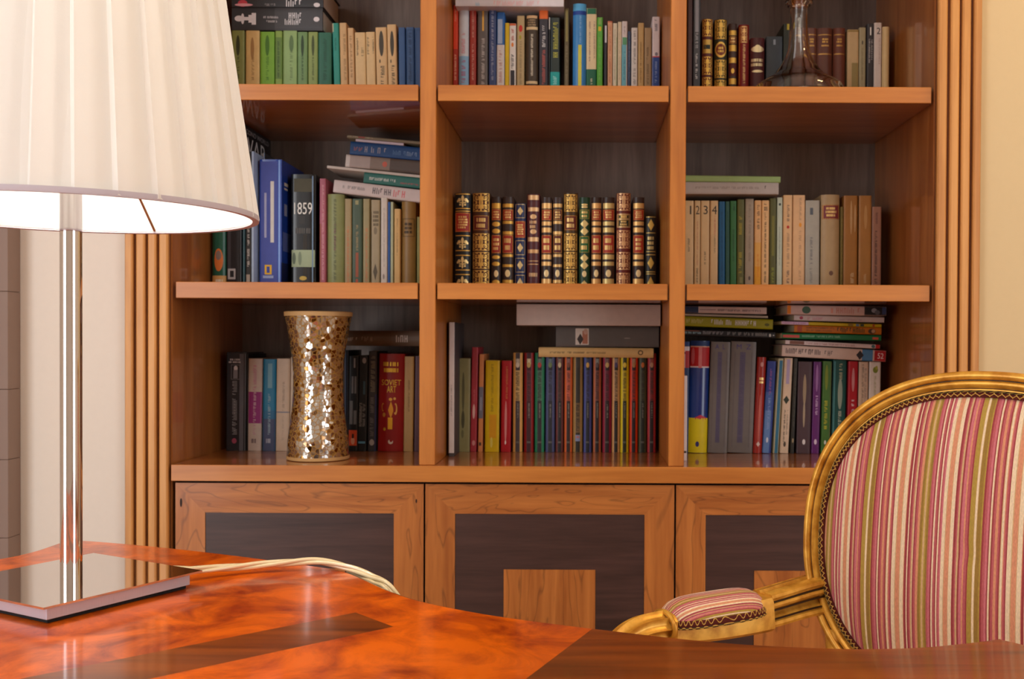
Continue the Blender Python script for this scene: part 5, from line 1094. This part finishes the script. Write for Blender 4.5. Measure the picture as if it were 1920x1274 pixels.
for x0, x1, st, lb, ln in ((1333.4, 1370.2, 'A  L', 'grey volume marked A L', 5.5), (1371.4, 1418.8, 'M  Z', 'grey volume marked M Z', 6.5)):
    standing(r, x0, x1, 641.8, '746c68', lb, [('T', 645.5, 654.5, .22, .72 if st[0] == 'A' else .78, '4c4480', st, 'h'), ('r', 660, 830, .36, .58, '5e566c'), ('r', 660, 838, .15, .17, '645c60'), ('r', 660, 838, .82, .84, '645c60'), ('p', 664, 826, .40, .54, '544c68')], lean=ln)
standing(r, 1420.8, 1437.4, 670.5, 'a02a20', 'slim red book leaning on the grey volumes', [('o', 679, 688, .35, .7, 'd89890'), ('r', 708, 713, .3, .8, '*e8c884'), ('r', 715, 719, .3, .8, '*e8c884'), ('o', 740, 834, .38, .6, 'c8685c'), ('d', 828, 838, .3, .75, 'e0c8c0')], lean=7.6, kind='round', rough=.3)
standing(r, 1439, 1455.8, 678, '2a3c88', 'blue book fading paler towards its foot', [('r', 770, 860, 0, .75, '6484b8'), ('r', 735, 770, 0, .75, '4460a0'), ('p', 690, 740, .35, .6, 'a05c94'), ('p', 745, 805, .35, .6, '8ca0d0'), ('o', 820, 830, .35, .6, 'd0d4e0')], lean=9)
standing(r, 1459.4, 1469.6, 673, 'b8b08c', 'thin cream book with teal strip', [('r', 676, 860, .25, .85, '34708c')], lean=9)
standing(r, 1471, 1487, 672, 'd8bca0', 'cream book with lilac patch and black lettering', [('r', 674, 720, .3, .7, 'b09cb8'), ('d', 742, 758, .1, .8, '2c3424'), ('p', 768, 828, .25, .45, '3c342c'), ('p', 768, 815, .6, .75, '7c6c5c'), ('o', 828, 838, .35, .65, '54483c')], lean=7.5)
standing(r, 1489, 1496, 672, '2c2820', 'thin black book with small tan spot', [('p', 690, 800, .4, .7, '5c5848'), ('o', 822, 831, .3, .8, 'a08c6c')], lean=6)
standing(r, 1497.4, 1523.6, 679, '4a3438', 'broad dark plum-brown book', [('o', 702, 760, .36, .6, '9a8468'), ('o', 752, 802, .4, .55, 'a89478'), ('o', 824, 834, .4, .62, 'e0d4d0')], lean=3)
standing(r, 1525.8, 1540.8, 679, '64246c', 'purple book', [('o', 684, 735, .3, .62, '9c6ca4'), ('p', 742, 778, .35, .65, 'd8b8dc'), ('o', 824, 834, .3, .65, 'e0c8dc')], lean=3.5, rough=.3)
standing(r, 1543.6, 1560, 678, '44702c', 'green book with yellow lettering', [('o', 684, 732, .25, .6, '7c8c2c'), ('p', 752, 805, .25, .6, 'c8c030'), ('o', 826, 834, .3, .55, 'e0e0d0'), ('r', 680, 860, .92, 1, '94a074')], lean=3)
standing(r, 1562.6, 1588.2, 675.5, '15504c', 'dark teal book with pale title', [('r', 678, 860, .08, .16, '4c8c90'), ('p', 682, 712, .45, .68, 'b8b894'), ('o', 710, 768, .38, .72, '98a898'), ('p', 770, 806, .45, .68, 'c0c8b4')], lean=3, kind='hard')
standing(r, 1591.4, 1609.4, 678, 'b01c2c', 'crimson book beside the patterned cream one', [('o', 690, 735, .35, .65, 'd08c90'), ('p', 748, 780, .35, .65, 'f0dce0'), ('p', 782, 830, .35, .65, 'f0dce0')], lean=2)
standing(r, 1611, 1629, 679, 'd0b49c', 'cream book with grey scrolling pattern', [('p', 682, 800, .3, .52, '7c6c60'), ('p', 690, 790, .58, .8, '94847a')], lean=2)
standing(r, 1630.4, 1652.2, 679, 'dcd0c4', 'white book with small green fruit', [('o', 688, 700, .3, .75, '7c8430'), ('o', 686, 694, .5, .72, 'a8a040'), ('p', 704, 780, .42, .6, 'a8a070')], lean=2)
Yl = YS-.015
lying(r, 1276, 1454, 617, 629.6, '17171b', 'black book with pale lettering, lowest of its stack', [('p', 1282, 1316, .38, .68, '9cc0c8'), ('r', 1284, 1312, .2, .26, 'a86048'), ('p', 1318, 1372, .22, .7, '8c8a8c'), ('p', 1374, 1438, .22, .72, '84807c'), ('o', 1442, 1446, .3, .8, 'c8c4bc'), ('o', 1449, 1452, .45, .6, 'c8c4c4')], drop=5, D=.12, Y=Yl)
lying(r, 1276, 1449.6, 592.8, 611.6, '9a9614', 'lime-olive book with white lettering', [('p', 1282, 1322, .25, .68, 'c4b86c'), ('p', 1334, 1375, .22, .72, 'dcd8d4'), ('p', 1379, 1420, .22, .72, 'dcd8d4'), ('o', 1434, 1443, .4, .7, '5c5c1c')], drop=6, D=.12, Y=Yl)
lying(r, 1276, 1440, 588, 592.2, 'b4a898', 'thin grey-white booklet on the lime-olive book', [], drop=4, D=.115, Y=Yl)
lying(r, 1276, 1437.6, 574, 587, 'd4bcb4', 'white book with dark blue left end, topping its stack', [('r', 1276, 1309.6, 0, 1, '263658'), ('r', 1312, 1342, .44, .54, '9c7c80'), ('p', 1346, 1428, .38, .68, '6a5a5e')], drop=2, D=.12, Y=Yl)
lying(r, 1467, 1661.6, 647, 668.5, 'd0b4a4', 'cream book with blue and red right end', [('r', 1640, 1664, 0, 1, 'a8141c'), ('r', 1617, 1637, 0, 1, '4c7ca4'), ('d', 1606, 1620, .1, .95, '30282c'), ('p', 1474, 1538, .26, .72, '5c4c4c'), ('p', 1542, 1566, .3, .75, '7c6c68'), ('T', 1646, 1657, .25, .75, 'ecd4d0', '52')], drop=10, D=.125, Y=Yl, kind='hard')
lying(r, 1472.8, 1650, 638, 646, 'd8c4c0', 'thin white book with red right end', [('r', 1642, 1652, 0, 1, 'b81c1c'), ('r', 1481, 1508, .1, .9, '7c5040'), ('p', 1512, 1604, .3, .75, 'b0807c'), ('o', 1634, 1641, .1, .9, '48686c')], drop=8, D=.12, Y=Yl)
lying(r, 1467, 1652.4, 624.7, 635.6, '107040', 'green book with two red patches', [('r', 1468, 1499, .3, .8, 'c85048'), ('p', 1504, 1576, .3, .65, '8cc0a0'), ('r', 1636, 1647, .4, .8, 'd85844')], drop=3.4, D=.125, Y=Yl, rough=.3)
lying(r, 1489.4, 1653, 609.8, 623.6, 'c06c14', 'orange-brown book with dark lettering', [('r', 1495, 1504, .1, .95, 'a4482c'), ('p', 1512, 1564, .2, .42, '54381c'), ('p', 1512, 1560, .58, .8, '64421c'), ('p', 1570, 1621, .15, .85, '3c4420'), ('o', 1628, 1642, .2, .95, '4c3020'), ('o', 1634, 1641, .3, .8, 'c89c70')], drop=4, D=.12, Y=Yl)
lying(r, 1465, 1653, 602.6, 608.6, 'c8ac10', 'thin yellow magazine with pinkish left end', [('r', 1465, 1516, 0, 1, 'd8b4cc'), ('p', 1468, 1512, .2, .8, 'a87ca0'), ('r', 1590, 1600, .1, .9, '8c7430'), ('r', 1605, 1611, .1, .9, '5c84a4'), ('r', 1613, 1620, .1, .9, '2c3c30'), ('r', 1636, 1640, .1, .9, 'b03424')], drop=5, D=.125, Y=Yl)
lying(r, 1489, 1658, 591, 601.4, 'd0c0bc', 'white book with faint pink lettering in the right-hand stack', [('o', 1499, 1506, .2, .8, 'a8485c'), ('p', 1514, 1546, .3, .85, 'c8949c'), ('p', 1574, 1616, .5, .8, 'b498a4')], drop=3.4, D=.12, Y=Yl)
lying(r, 1476, 1662, 572.4, 590, 'ccaca2', 'cream book with green blob and black right end', [('r', 1621, 1664, 0, 1, '1c1c22'), ('r', 1476, 1483, .05, .95, 'e0801c'), ('o', 1504, 1520, .1, .9, '40604c'), ('r', 1558, 1562, .25, .8, 'd4907c'), ('p', 1568, 1618, .2, .85, 'c48474'), ('o', 1634, 1644, .2, .7, '8c8c94'), ('o', 1640, 1650, .4, .9, '5c5c64'), ('r', 1654, 1662, .1, .85, '3c4870')], drop=2, D=.15, Y=Yl-.04, kind='hard')
